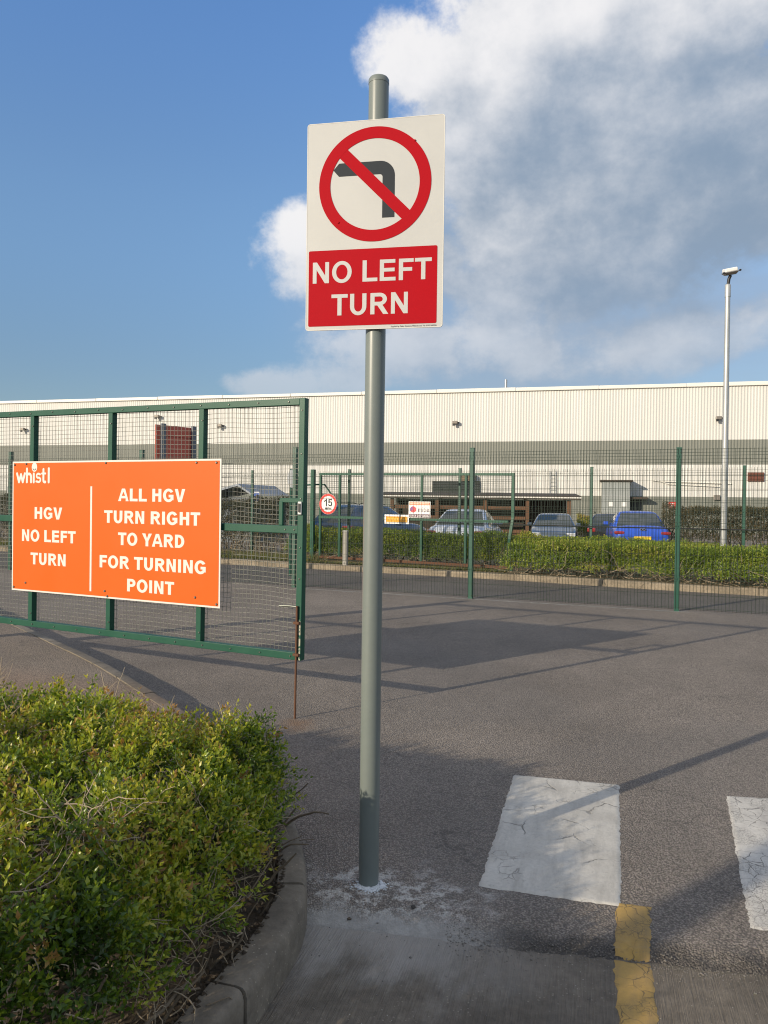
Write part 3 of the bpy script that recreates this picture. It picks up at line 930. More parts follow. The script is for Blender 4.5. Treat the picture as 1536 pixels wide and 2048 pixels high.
sg = thing('no_left_turn_sign', 'white and red NO LEFT TURN sign clamped to the grey pole', 'sign', (-.055, 3.165, 0), R(-10.5))
SZ0, SZ1, SW = 2.311, 3.167, .287
MB().plate([rrect(-SW, SW, SZ0, SZ1, .012)], 0.0, .0035).build('panel', M['sign_white'], sg)
MB().plate([rrect(-SW + .0005, SW - .0005, SZ0 + .0005, SZ1 - .0005, .012), rrect(-SW + .003, SW - .003, SZ0 + .003, SZ1 - .003, .010)[::-1]], -.0007, 0).build('edge_strip', M['orange_text'], sg)
rz = 2.903
# charcoal arrow under the red ring
cxs, bw = .0585, .0255
zc = rz + .066
arrow = [(cxs - bw, rz - .139), (cxs + bw, rz - .139), (cxs + bw, zc - .035)] + ell(cxs + bw - .062, zc - .035, .062, .062, 0, 90, 10)[1:] + \
        [(-.150, zc + .027), (-.174, zc), (-.150, zc - .027)] + [(cxs - bw - .012, zc - .027)] + ell(cxs - bw - .012, zc - .039, .012, .012, 90, 0, 5)[1:]
MB().plate([arrow], -.0008, 0).build('turn_arrow', M['sign_black'], sg)
ring = [[(.234 * math.cos(2 * math.pi * i / 96), rz + .234 * math.sin(2 * math.pi * i / 96)) for i in range(96)],
        [(.1865 * math.cos(2 * math.pi * i / 96), rz + .1865 * math.sin(2 * math.pi * i / 96)) for i in range(96)]]
MB().plate(ring, -.0016, -.0002).build('prohibition_ring', M['sign_red'], sg)
c45 = math.sqrt(.5)
bl, bwid = .190, .0235
bar = [(-bl * c45 - bwid * c45, rz + bl * c45 - bwid * c45), (bl * c45 - bwid * c45, rz - bl * c45 - bwid * c45), (bl * c45 + bwid * c45, rz - bl * c45 + bwid * c45), (-bl * c45 + bwid * c45, rz + bl * c45 + bwid * c45)]
MB().plate([bar], -.0013, -.0002).build('prohibition_bar', M['sign_red'], sg)
MB().plate([rrect(-.275, .262, 2.328, 2.641, .006)], -.0010, -.0001).build('red_field', M['sign_red'], sg)
caps_line('NO LEFT', -.257, .240, 2.506, .087, -.0018, -.0009, M['sign_white'], sg, 'white words NO LEFT')
caps_line('TURN', -.176, .144, 2.371, .087, -.0018, -.0009, M['sign_white'], sg, 'white word TURN')
plain_text('lettering', 'Supplied by: Safety Solutions Midlands Ltd. Tel: 01933 443336', .075, .262, 2.3165, .0058, -.0012, M['sign_black'], sg)
for z in (2.43, 3.04):
    mb = MB(); mb.box(-.11, .11, .004, .016, z - .02, z + .02)
    mb.build('channel_rail', M['alu'], sg)
    mb = MB(); mb.tube([(.009 + .049 * math.cos(a), .058 + .049 * math.sin(a), z) for a in [2 * math.pi * i / 20 for i in range(21)]], .006, 6)
    mb.build('pole_clip', M['alu'], sg, smooth=True)
rivet(.165, rz + .165, -.0016, .004, M['sign_red'], sg)
rivet(-.150, rz - .150, -.0016, .004, M['sign_red'], sg)

# ================================================================== GREEN GATE WITH THE ORANGE BOARD
GA = math.atan2(-.43306, .90136)
gate = thing('mesh_gate', 'open green steel mesh gate carrying the orange board', 'gate', (-.604, 5.649, 0), GA)
gate.rotation_euler = (0, R(.45), GA)
GL, T = 4.62, .05
ZB, ZT = .425, 2.36
def gbar(name, x0, x1, z0, z1, y0=-.001, y1=.055, lab=None):
    o = MB().box(x0, x1, y0, y1, z0, z1).build(name, M['gate_green'], gate, bevel=.003)
    if lab: o['label'] = lab
    return o
gbar('stile', -.048, 0.0, ZB, ZT)
gbar('stile', -GL, -GL + .05, ZB, ZT)
gbar('rail', -GL + .05, -.048, ZT - .05, ZT - .001, 0.0)
gbar('rail', -GL + .05, -.048, ZB + .001, ZB + .055, 0.0)
gbar('rail', -GL + .05, -.048, 1.362, 1.418, 0.002)
for s0 in (.951, 1.909, 2.844, 3.78):
    for z0, z1 in ((ZB + .055, 1.362), (1.418, ZT - .05)):
        gbar('upright', -s0 - .024, -s0 + .024, z0, z1, .001)
# woven wire on the back of the frame
def wires(x0, x1, z0, z1, dx, dz, rad, y, wav, seedx=0.0, nseg=14, ns=4):
    segs_v, segs_f = [], []
    b = 0
    def add(P):
        nonlocal b
        n = len(P)
        t = P[-1] - P[0]; t = t / np.linalg.norm(t)
        a = np.cross(t, (0, 1, 0)); a /= np.linalg.norm(a)
        c = np.cross(t, a)
        k = np.arange(ns) * 2 * np.pi / ns + .4
        ring = (np.cos(k)[:, None] * a + np.sin(k)[:, None] * c) * rad
        segs_v.append((P[:, None, :] + ring[None]).reshape(-1, 3))
        i = np.arange(n - 1)[:, None]; kk = np.arange(ns)[None]
        segs_f.append(np.stack([b + i * ns + kk, b + i * ns + (kk + 1) % ns, b + (i + 1) * ns + (kk + 1) % ns, b + (i + 1) * ns + kk], -1).reshape(-1, 4))
        b += n * ns
    def warp(X, Z):
        ux = (fnoise(X * 1.6 + seedx, Z * 1.6, 2) - .5) * wav
        uz = (fnoise(X * 1.3 + 40 + seedx, Z * 1.9, 2) - .5) * wav * 1.6
        uy = (fnoise(X * 1.1 + 80 + seedx, Z * 1.1, 2) - .5) * wav * .6
        return np.stack([X + ux, y + uy, Z + uz], -1)
    for x in np.arange(x0, x1 + 1e-6, dx):
        Z = np.linspace(z0, z1, nseg); add(warp(np.full(nseg, x), Z))
    for z in np.arange(z0, z1 + 1e-6, dz):
        n2 = int(nseg * (x1 - x0) / (z1 - z0)) + 2
        X = np.linspace(x0, x1, n2); add(warp(X, np.full(n2, z)) + np.array([0, rad * 1.6, 0]))
    return np.vstack(segs_v), np.vstack(segs_f)
edges = [0, .951, 1.909, 2.844, 3.78, GL]
for i, (a, b_) in enumerate(zip(edges, edges[1:])):
    Vw, Fw = wires(-b_ + .004, -a - .012, ZB + .0, ZT - .012, .0375, .0375, .0017, .060, .022 if i else .034, i * 13.0)
    tag(raw('wire_mesh', Vw, Fw, M['gate_wire'], gate), kind='stuff')
# bolts along the frame
def bolt(x, z, y=-.001, r=.0065):
    rivet(x, z, y, r, M['bolt'], gate, 'bolt')
for i in range(16):
    x = -.14 - i * .272
    bolt(x, ZT - .025 + .004 * math.sin(i * 3)); bolt(x + .05, ZB + .028)
for z in (.62, 1.03, 1.26, 1.62, 1.95, 2.27): bolt(-.022, z)
for s0 in (.951, 1.909, 2.844):
    for z in (.55, 2.22): bolt(-s0 + .012, z)
bolt(-.075, 1.39, .002); bolt(-.155, 1.39, .002)
# latch guard and slide bolt at the closing stile
MB().box(-.215, -.048, .012, .040, 1.590, 1.622).build('latch_bar', M['gate_green'], gate, bevel=.003)
MB().box(-.222, -.185, .010, .042, 1.418, 1.600).build('latch_guard', M['gate_green'], gate, bevel=.006)
o = MB().box(-.042, -.006, -.016, -.001, 1.500, 1.600).build('lock_plate', M['galv'], gate, bevel=.008)
MB().box(-.030, -.016, -.024, -.016, 1.520, 1.585).build('lock_slot', M['black'], o)
# rusty drop bolt reaching the ground
db = MB(); db.tube([(-.032, -.014, .0), (-.030, -.014, .83)], .0085, 10)
o = db.build('drop_bolt', M['rust'], gate, smooth=True); o['label'] = 'rusty drop bolt reaching down to the asphalt'
MB().tube([(-.030, -.014, .824), (-.09, -.016, .826), (-.182, -.02, .822)], .0065, 8).build('bolt_handle', M['bolt'], gate, smooth=True)
for z in (.47, .705):
    mb = MB(); mb.box(-.055, -.006, -.026, -.002, z - .010, z + .010)
    mb.build('bolt_keeper', M['rust'], gate, bevel=.003)
MB().box(-.020, -.004, -.0035, -.0012, ZB + .004, .735).build('worn_strip', paint('flaking_paint', (.40, .38, .30), .8, 0, .3, 30, wear=(.02, .09, .06), wear_scale=30, wear_amt=.5), gate)
# hinge post at the far end
hp = thing('gate_post', 'square green steel hinge post at the far end of the open gate', 'post', (-.604 - .90136 * (GL + .09), 5.649 + .43306 * (GL + .09), 0), GA)
MB().box(-.06, .06, -.06, .06, -.1, 2.55).build('shaft', M['gate_green'], hp, bevel=.006)
MB().box(-.065, .065, -.065, .065, 2.55, 2.562).build('cap', M['gate_green'], hp, bevel=.004)
for z in (.6, 2.2):
    MB().tube([(.075, -.01, z - .06), (.075, -.01, z + .06)], .016, 10).build('hinge', M['galv'], hp, smooth=True)

board = thing('orange_board', 'orange HGV turning board with white lettering bolted to the green gate', 'sign', (-.604 - .43306 * .010, 5.649 - .90136 * .010, 0), GA)
board.rotation_euler = (0, R(.12), GA)
BX0, BX1, BZ0, BZ1 = -3.040, -.716, .764, 1.921
MB().box(BX0, BX1, -.018, -.013, BZ0, BZ1).build('panel', M['orange_text'], board)
MB().plate([rrect(BX0 + .014, BX1 - .014, BZ0 + .014, BZ1 - .014, .004)], -.0195, -.0182).build('orange_field', M['orange'], board)
WT = M['orange_text']
def bline(t, a, b_, z, h=.104):
    caps_line(t, a, b_, z, h, -.0207, -.0194, WT, board, 'white words ' + t, .262, .205)
bline('HGV', -2.752, -2.413, 1.412); bline('NO LEFT', -2.910, -2.250, 1.211); bline('TURN', -2.799, -2.367, 1.008)
bline('ALL HGV', -1.769, -1.064, 1.581); bline('TURN RIGHT', -1.924, -.913, 1.398); bline('TO YARD', -1.766, -1.068, 1.217)
bline('FOR TURNING', -1.970, -.854, 1.021); bline('POINT', -1.662, -1.166, .838)
MB().box(-2.083, -2.063, -.0207, -.0194, .812, 1.702).build('divider_line', WT, board)
# logo: lower-case word with a smiling ball for the dot of the i, built from round strokes
def stroke(mb, pts, w, y0, y1):
    P = [Vector((p[0], p[1])) for p in pts]
    left, right = [], []
    for i, p in enumerate(P):
        t = (P[min(i + 1, len(P) - 1)] - P[max(i - 1, 0)]).normalized()
        nn = Vector((-t.y, t.x)) * w / 2
        left.append((p.x + nn.x, p.y + nn.y)); right.append((p.x - nn.x, p.y - nn.y))
    t0 = (P[0] - P[1]).normalized(); t1 = (P[-1] - P[-2]).normalized()
    cap0 = []
    a0 = math.atan2(left[0][1] - P[0].y, left[0][0] - P[0].x)
    cap0 = [(P[0].x + w / 2 * math.cos(a0 + math.pi * k / 6), P[0].y + w / 2 * math.sin(a0 + math.pi * k / 6)) for k in range(1, 6)]
    a1 = math.atan2(right[-1][1] - P[-1].y, right[-1][0] - P[-1].x)
    cap1 = [(P[-1].x + w / 2 * math.cos(a1 + math.pi * k / 6), P[-1].y + w / 2 * math.sin(a1 + math.pi * k / 6)) for k in range(1, 6)]
    loop = left[::-1] + cap0 + right + cap1
    mb.plate([loop], y0, y1)
lx, lz, lw, lh = -2.990, 1.730, .424, .125        # left, baseline, width, ascender
q = lambda x, z: (lx + x * lw, lz + z * lh)
lg = MB()
S0 = [0]
def ls(pts, w=.0235):
    S0[0] += .00012
    stroke(lg, [q(*p) for p in pts], w, -.0207 - S0[0], -.0194)
def lcurve(cx, cz, rx, rz_, a0, a1, n=12):
    return [(cx + rx * math.cos(R(a0 + (a1 - a0) * i / n)), cz + rz_ * math.sin(R(a0 + (a1 - a0) * i / n))) for i in range(n + 1)]
ls([(.025, .66), (.085, .06)]); ls([(.085, .06), (.145, .60)]); ls([(.145, .60), (.200, .06)]); ls([(.200, .06), (.262, .66)])
ls([(.325, 1.0), (.325, .06)]); ls([(.325, .40)] + lcurve(.385, .42, .065, .22, 170, 0)[1:] + [(.450, .06)])
ls([(.530, .64), (.530, .06)])
ls([(.715, .60)] + lcurve(.665, .50, .050, .145, 60, 250)[1:] + lcurve(.672, .215, .055, .155, 80, -130)[0:] + [(.605, .10)], .018)
ls([(.815, .95), (.815, .20)] + lcurve(.855, .19, .040, .13, 180, 290)[1:]); ls([(.770, .66), (.875, .66)], .017)
ls([(.970, 1.0), (.970, .06)])
lg.build('logo_lettering', WT, board)['label'] = 'white lower-case logo word'
bx, bz = q(.545, 1.11)
ballm = MB(); ballm.plate([ell(bx, bz, .0335, .041, 0, 360, 28)[:-1]], -.0207, -.0194)
o = ballm.build('logo_ball', WT, board)
sm_ = MB(); stroke(sm_, [(bx + .019 * math.cos(R(a)), bz - .004 + .021 * math.sin(R(a))) for a in range(205, 336, 13)], .0055, -.0216, -.0208)
sm_.build('logo_smile', M['sign_black'], o)
for x, z in ((BX0 + .03, BZ1 - .03), (-2.86, BZ1 - .022), (-1.91, BZ1 - .022), (-.955, BZ1 - .028), (BX1 - .045, BZ1 - .03), (BX0 + .028, BZ0 + .03), (-2.86, BZ0 + .075), (-1.91, BZ0 + .060), (-1.88, BZ0 + .018), (-.955, BZ0 + .070), (BX1 - .03, BZ0 + .03)):
    rivet(x, z, -.0195, .0095, M['bolt'], board, 'bolt')

# ================================================================== MESH FENCES
def fence_panel(length, z0, z1, y=0.0, rad=.0026, dx=.05, folds=(), rows=.2):
    """welded fence panel with V folds, in local XZ"""
    vs, fs, b = [], [], 0
    zs = [z0]
    for fz in folds:
        zs += [fz - .05, fz, fz + .05]
    zs.append(z1)
    ys = [y]
    for fz in folds:
        ys += [y, y - .035, y]
    ys.append(y)
    zs = np.array(zs); ys = np.array(ys)
    ns = 4
    def add(P, a, c):
        nonlocal b
        n = len(P)
        k = np.arange(ns) * 2 * np.pi / ns
        ring = (np.cos(k)[:, None] * a + np.sin(k)[:, None] * c) * rad
        vs.append((P[:, None, :] + ring[None]).reshape(-1, 3))
        i = np.arange(n - 1)[:, None]; kk = np.arange(ns)[None]
        fs.append(np.stack([b + i * ns + kk, b + i * ns + (kk + 1) % ns, b + (i + 1) * ns + (kk + 1) % ns, b + (i + 1) * ns + kk], -1).reshape(-1, 4))
        b += n * ns
    ex, ey, ez = np.eye(3)
    for x in np.arange(.02, length, dx):
        j = RNG.normal(0, .0015, 2)
        add(np.column_stack([np.full(len(zs), x) + np.linspace(j[0], j[1], len(zs)), ys, zs]), ex, ey)
    hz = [z for z in np.arange(z0 + .03, z1 - .01, rows) if all(abs(z - f) > .08 for f in folds)]
    for f in folds: hz += [f - .05, f, f + .05]
    for z in hz:
        yy = float(np.interp(z, zs, ys)) + rad * 1.8
        add(np.array([[0, yy, z], [length / 2, yy, z + RNG.normal(0, .003)], [length, yy, z]]), ey, ez)
    return np.vstack(vs), np.vstack(fs)

def mesh_fence(name, label, path, hts, z0, folds, rad, post_w, mat_post, mat_wire, dx=.05, top=None):
    root = thing(name, label, 'fence', (path[0][0], path[0][1], 0))
    ox, oy = path[0]
    for i, (x, y) in enumerate(path):
        j = min(i, len(path) - 2)
        a = math.atan2(path[j + 1][1] - path[j][1], path[j + 1][0] - path[j][0])
        mb = MB(); mb.box(-post_w / 2, post_w / 2, -post_w / 2, post_w / 2, -.2, hts[i])
        o = mb.build('post', mat_post, root, bevel=.004)
        o.location = (x - ox, y - oy, 0); o.rotation_euler = (0, 0, a)
        cp = MB(); cp.box(-post_w / 2 - .003, post_w / 2 + .003, -post_w / 2 - .003, post_w / 2 + .003, hts[i], hts[i] + .012)
        cp.build('cap', mat_post, o)
    for (x, y), (x2, y2) in zip(path, path[1:]):
        ln = math.hypot(x2 - x, y2 - y)
        t = top if top else min(hts) - .02
        Vp, Fp = fence_panel(ln - .02, z0, t, -post_w / 2 - .006, rad, dx, folds)
        o = raw('mesh_panel', Vp, Fp, mat_wire, root)
        o['kind'] = 'stuff'
        a = math.atan2(y2 - y, x2 - x)
        o.location = (x - ox + .01 * math.cos(a), y - oy + .01 * math.sin(a), 0); o.rotation_euler = (0, 0, a)
    return root
P1 = f_path[::-1]
mesh_fence('mesh_fence', 'tall green welded mesh fence standing across the asphalt yard', P1, [2.55, 2.62, 2.60, 2.60, 2.525, 2.48, 2.5, 2.5], .03, (.5, 1.3, 2.36), .0027, .075, M['fence_green'], M['wire'], top=2.47)
P2 = [(-14.5, 26.6), (-10.9, 24.75), (-7.3, 22.95), (-3.63, 21.2), (-.9, 19.75), (1.81, 18.4), (4.58, 17.0), (7.3, 15.6), (10.1, 14.2)]
mesh_fence('mesh_fence', 'second green mesh fence rising out of the hedge across the road', P2, [2.43] * 9, .10, (.6, 1.5, 2.3), .0026, .06, M['fence_green'], M['wire'], top=2.40)
cable = MB(); cable.tube([(1.2, 18.55, 1.13), (4.5, 16.86, 1.13), (7.2, 15.46, 1.14), (10.0, 14.05, 1.14)], .012, 6)
tag(cable.build('black_cable', M['black'], smooth=True), 'thin black cable strung along the second mesh fence', 'cable')

# ================================================================== SECOND GATE, OPEN AGAINST THE HEDGE
G2A = R(-28.99)
g2 = thing('mesh_gate', 'green mesh gate with a bent end standing open before the far hedge', 'gate', (-1.91, 19.726, 0), G2A)
def g2bar(nm, pts, w, mat=M['gate_green'], lab=None):
    mb = MB(); mb.tube(pts, w / math.sqrt(2), 4, phase=math.pi / 4)
    o = mb.build(nm, mat, g2)
    if lab: o['label'] = lab
g2bar('rail', [(.3, 0, 2.30), (5.43, 0, 2.26)], .055)
g2bar('rail', [(.3, 0, .20), (5.40, 0, .18)], .06, M['rust'], 'rusted bottom rail')
g2bar('rail', [(.3, 0, 1.215), (5.36, 0, 1.20)], .06)
for s0 in (.33, .91, 3.20, 4.33):
    g2bar('upright', [(s0, 0.004, .22), (s0, 0.004, 2.27)], .055)
g2bar('stile', [(5.455, 0, 2.29), (5.46, 0, 1.3), (5.40, -.03, .82), (5.37, -.02, .66), (5.44, 0, .12)], .06, M['gate_green'], 'bent closing stile')
Vw, Fw = wires(.32, 5.40, .20, 2.28, .05, .05, .0026, .035, .02, 3.0)
tag(raw('wire_mesh', Vw, Fw, M['wire'], g2), kind='stuff')
hp = thing('gate_post', 'green hinge post of the far gate, with a bent tube handrail', 'post', (-1.91 + .875 * .10, 19.726 - .485 * .10, 0), G2A)
MB().box(-.05, .05, -.05, .05, -.1, 2.42).build('shaft', M['gate_green'], hp, bevel=.005)
MB().tube([(-.75, .16, 1.55), (-.45, .16, 2.02), (-.1, .16, 2.04), (.25, .16, 2.04), (.62, .16, 1.60)], .022, 8).build('handrail', M['gate_green'], hp, smooth=True)

def on_gate2(s, y=-.06):
    return (-1.91 + .87468 * s + .48471 * y, 19.726 - .48471 * s + .87468 * y, 0)
s15 = thing('speed_sign', 'round red and white 15 MPH speed sign on the far gate', 'sign', on_gate2(.607), G2A)
cz = 1.545
rr_ = lambda r, n=48: [(r * math.cos(2 * math.pi * i / n), cz + r * math.sin(2 * math.pi * i / n)) for i in range(n)]
MB().plate([rr_(.262)], -.006, 0).build('disc', M['white_paint'], s15)
M['bright_red'] = paint('speed_red', (.60, .02, .015), .4, 0, .05, 5)
MB().plate([rr_(.258), rr_(.20)], -.010, -.007).build('red_ring', M['bright_red'], s15)
caps_line('15', -.125, .125, cz - .055, .18, -.012, -.007, M['sign_black'], s15, 'black number 15', .17, .14)
caps_line('MPH', -.085, .085, cz - .145, .058, -.012, -.007, M['sign_black'], s15, 'small letters MPH', .17, .14)
ms = thing('company_sign', 'small white company sign with an orange header on the far gate', 'sign', on_gate2(3.174), G2A)
MB().box(-.286, .286, -.006, 0, 1.245, 1.632).build('panel', M['white_paint'], ms)
M['header_orange'] = paint('header_orange', (.78, .20, .08), .5, 0, .05, 5)
M['plum'] = paint('footer_plum', (.09, .035, .065), .5, 0, .05, 5)
MB().box(-.268, .262, -.010, -.0065, 1.548, 1.612).build('header', M['header_orange'], ms)
MB().box(-.268, .262, -.010, -.0065, 1.262, 1.335).build('footer', M['plum'], ms)
plain_text('lettering', 'mitie', -.035, .250, 1.385, .115, -.008, M['plum'], ms, .0)
plain_text('lettering', '0333 207 6606', -.250, .245, 1.275, .045, -.0115, M['white_paint'], ms, .01)
M['faded_print'] = paint('faded_print', (.78, .50, .38), .5, 0, .1, 40)
for a_, b2 in ((-.250, -.175), (-.160, -.120), (-.105, -.010), (.005, .060), (.075, .165), (.180, .245)):
    MB().box(a_, b2, -.0118, -.0104, 1.566, 1.594).build('print_line', M['faded_print'], ms)
M['logo_red'] = paint('logo_red', (.62, .05, .06), .5, 0, .05, 5)
M['logo_purple'] = paint('logo_purple', (.20, .06, .22), .5, 0, .05, 5)
MB().plate([ell(-.165, 1.445, .082, .075, 20, 380, 24)[:-1]], -.0085, -.0065).build('logo_shape', M['logo_red'], ms)
MB().plate([[(-.165, 1.445)] + ell(-.165, 1.445, .082, .075, 100, 215, 12)], -.0105, -.0088).build('logo_shape', M['logo_purple'], ms)
yp = thing('reflector_plate', 'amber reflector plate with a white border on the far gate', 'sign', on_gate2(2.568), G2A)
MB().box(-.330, .330, -.006, 0, 1.092, 1.312).build('panel', M['white_paint'], yp)
M['amber'] = paint('amber_reflector', (.74, .31, .008), .3, 0, .12, 30)
MB().box(-.288, .288, -.012, -.0065, 1.135, 1.270).build('reflector', M['amber'], yp)
M['amber_print'] = paint('amber_print', (.80, .44, .06), .4, 0, .1, 40)
for i in range(6):
    MB().box(-.235 + i * .08, -.185 + i * .08, -.0135, -.0122, 1.185, 1.225).build('print_line', M['amber_print'], yp)

mk = thing('marker_post', 'short white concrete marker post in front of the far hedge', 'post', (-.89, 17.95, 0), R(-28))
MB().box(-.055, .055, -.045, .045, 0, .90).build('shaft', paint('pale_concrete', (.30, .285, .25), .85, 0, .15, 12), mk, bevel=.01)
MB().box(-.058, .058, -.048, .048, .905, .935).build('cap', paint('pale_concrete_top', (.5, .48, .43), .85, 0, .15, 12), mk, bevel=.01)

mir = thing('traffic_mirror', 'pale narrow traffic mirror seen from behind beside the fence post', 'mirror', (-1.97, 16.4, 0), R(15))
MB().tube([(0, .10, 0), (0, .10, 2.3)], .03, 8).build('mast', M['fence_green'], mir, smooth=True)
mb = MB()
n = 24
vs = [(0, .09, 2.08)] + [(.075 * math.cos(2 * math.pi * i / n), .04, 2.08 + .17 * math.sin(2 * math.pi * i / n)) for i in range(n)] + [(.10 * math.cos(2 * math.pi * i / n), -.02, 2.08 + .20 * math.sin(2 * math.pi * i / n)) for i in range(n)] + [(0, -.03, 2.08)]
fs = [(0, 1 + i, 1 + (i + 1) % n) for i in range(n)] + [(1 + i, 1 + n + i, 1 + n + (i + 1) % n, 1 + (i + 1) % n) for i in range(n)] + [(1 + n + i, 2 * n + 1, 1 + n + (i + 1) % n) for i in range(n)]
mb.add(vs, fs).build('dish', paint('mirror_back', (.60, .61, .60), .5, 0, .08, 3), mir, smooth=True, fixn=True)

# ================================================================== LAMP COLUMN
lp = thing('lamp_column', 'tall galvanised lamp column with a tilted floodlight rising from the hedge', 'street lamp', (7.74, 17.5, 0), 0)
lp.rotation_euler = (0, R(-.05), R(-12))
MB().lathe([(.105, -.1), (.105, .62), (.098, .66), (.066, .74)], n=20).build('base_sleeve', M['galv'], lp, smooth=True)
MB().lathe([(.065, .70), (.060, 3.6), (.056, 6.35)], n=20).build('shaft', M['galv'], lp, smooth=True)
MB().lathe([(.064, 6.35), (.064, 6.62), (.05, 6.64)], n=20).build('collar', M['galv'], lp, smooth=True)
MB().tube([(0, 0, 6.6), (.02, 0, 6.76), (.05, -.02, 6.84)], .035, 10).build('bracket', M['black'], lp, smooth=True)
hd = MB()
rot = Matrix.Rotation(R(-9), 4, 'Y') @ Matrix.Rotation(R(14), 4, 'X')
def tr(p): return tuple(rot @ (Vector(p) * .72) + Vector((.05, -.02, 6.93)))
b0 = [(-.15, -.12, -.115), (.13, -.12, -.115), (.13, .20, -.115), (-.15, .20, -.115)]
b1 = [(-.23, -.20, -.02), (.22, -.20, -.02), (.22, .32, -.02), (-.23, .32, -.02)]
hd.add([tr(p) for p in b0 + b1], [(0, 1, 2, 3), (0, 4, 5, 1), (1, 5, 6, 2), (2, 6, 7, 3), (3, 7, 4, 0), (4, 7, 6, 5)])
M['lampgrey'] = paint('lamp_housing', (.20, .18, .155), .5, .3, .2, 12)
hd.build('housing', M['lampgrey'], lp, bevel=.012, fixn=True)
gl = MB(); gl.add([tr(p) for p in [(-.195, -.17, -.017), (.185, -.17, -.017), (.185, .28, -.017), (-.195, .28, -.017), (-.185, -.16, .10), (.175, -.16, .10), (.175, .27, .10), (-.185, .27, .10)]],
       [(0, 3, 2, 1), (4, 5, 6, 7), (0, 1, 5, 4), (1, 2, 6, 5), (2, 3, 7, 6), (3, 0, 4, 7)])
gl.build('lamp_cover', M['white_paint'], lp, bevel=.02, fixn=True)
for x in (-.245, .235):
    MB().tube([tr((x, -.22, -.02)), tr((x, -.14, -.02))], .022, 8).build('clip', M['black'], lp)

# ================================================================== WAREHOUSE
WA = R(-14.648)
wh = thing('warehouse', 'long cream and grey ribbed metal warehouse behind the car park', 'building', (-34.718, 69.4, 0), WA)
WX0, WX1, DEEP = -62.0, 92.0, 46.0
def cladding(name, z0, z1, mat, y=0.0, pitch=.2, lab=None):
    xs, ys = [], []
    x = WX0
    while x < WX1:
        xs += [x, x + pitch * .40, x + pitch * .52, x + pitch * .88]
        ys += [y, y, y - .017, y - .017]
        x += pitch
    xs = np.array(xs); ys = np.array(ys); n = len(xs)
    Vv = np.vstack([np.column_stack([xs, ys, np.full(n, z0)]), np.column_stack([xs, ys, np.full(n, z1)])])
    i = np.arange(n - 1)
    o = raw(name, Vv, np.column_stack([i, i + 1, i + 1 + n, i + n]), mat, wh)
    if lab: o['label'] = lab
cladding('cladding', 6.30, 10.05, M['clad_white'], lab='cream ribbed upper cladding')
cladding('cladding', 4.55, 6.297, M['clad_grey'], .012, lab='grey ribbed band')
cladding('cladding', 2.27, 4.547, M['clad_white'], .0, lab='cream ribbed lower cladding')
cladding('cladding', -.6, 2.267, M['clad_grey'], .012, lab='grey ribbed plinth cladding')
def wb(name, x0, x1, y0, y1, z0, z1, mat, bevel=0.0, parent=wh, lab=None):
    o = MB().box(x0, x1, y0, y1, z0, z1).build(name, mat, parent, bevel=bevel)
    if lab: o['label'] = lab
    return o
# gutter trim in lengths
x = WX0
while x < WX1:
    dzr = random.uniform(-.02, .02)
    wb('gutter', x + .012, x + 5.988, -.16, .05, 10.05, 10.31 + dzr, M['trim'], .03)
    x += 6.0
mb = MB(); mb.add([(WX0, .06, 10.10), (WX1, .06, 10.10), (WX1, DEEP / 2, 11.2), (WX0, DEEP / 2, 11.2), (WX1, DEEP, 10.1), (WX0, DEEP, 10.1)], [(0, 1, 2, 3), (3, 2, 4, 5)])
mb.build('roof', M['roof'], wh)
wb('wall', WX0 + .01, WX1 - .01, .06, DEEP, -.6, 10.04, M['clad_grey'])
def flood(x, z, nm='floodlight'):
    o = MB().box(x - .22, x + .16, -.42, -.14, z - .06, z + .16).build(nm, M['lampgrey'], wh, bevel=.03)
    MB().box(x - .03, x + .26, -.14, -.035, z + .02, z + .10).build('bracket', M['black'], o)
    MB().box(x - .20, x - .04, -.40, -.26, z - .20, z - .065).build('sensor', M['black'], o)
for x_, z_ in ((41.49, 7.71), (60.13, 7.76), (21.86, 7.74), (2.67, 7.68)): flood(x_, z_)
flood(16.05, 8.6, 'camera')
o = wb('louvre_window', 39.72, 43.41, -.10, -.036, 2.14, 3.30, M['black'], lab='dark louvred window')
for i in range(9):
    wb('slat', 39.74, 43.39, -.16, -.105, 2.20 + i * .122, 2.27 + i * .122, M['dark_glass'], parent=o)
wb('vent_box', 42.05, 43.05, -.5, -.04, 3.305, 3.77, paint('brown_vent', (.22, .16, .10), .6), .02)
cb = wb('service_cabinet', 52.27, 54.2, -1.3, -.04, -.4, 3.29, M['plinth_grey'], .02, lab='grey metal service cabinet')
wb('cabinet_roof', 52.15, 54.4, -1.45, -.04, 3.295, 3.40, M['dark_timber'], parent=cb)
wb('joint_strip', 52.26, 54.21, -1.325, -1.305, 2.22, 2.28, M['galv'], parent=cb)
for x_ in (52.75, 53.65):
    nt = wb('notice', x_, x_ + .32, -1.33, -1.31, 1.52, 1.83, M['white_paint'], parent=cb)
cn = wb('door_canopy', 54.22, 55.42, -1.0, -.04, 2.06, 2.20, M['dark_timber'], .01)
wb('door', 54.40, 55.0, -.14, -.06, -.4, 2.0, M['black'], .01)
rs = wb('fire_notice', 56.91, 57.40, -.10, -.04, 1.40, 1.90, M['notice_red'])
for i in range(3):
    wb('print_line', 57.0, 57.3, -.112, -.102, 1.50 + i * .12, 1.55 + i * .12, M['white_paint'], parent=rs)
gr = wb('brown_vent_grille', 62.07, 63.10, -.12, -.04, 3.38, 4.0, M['brown_grille'], .01)
for i in range(6):
    wb('slat', 62.10, 63.07, -.17, -.125, 3.43 + i * .095, 3.47 + i * .095, M['brown_grille'], parent=gr)
wb('small_vent', 59.89, 60.32, -.2, -.04, 2.06, 2.41, M['lampgrey'], .02)
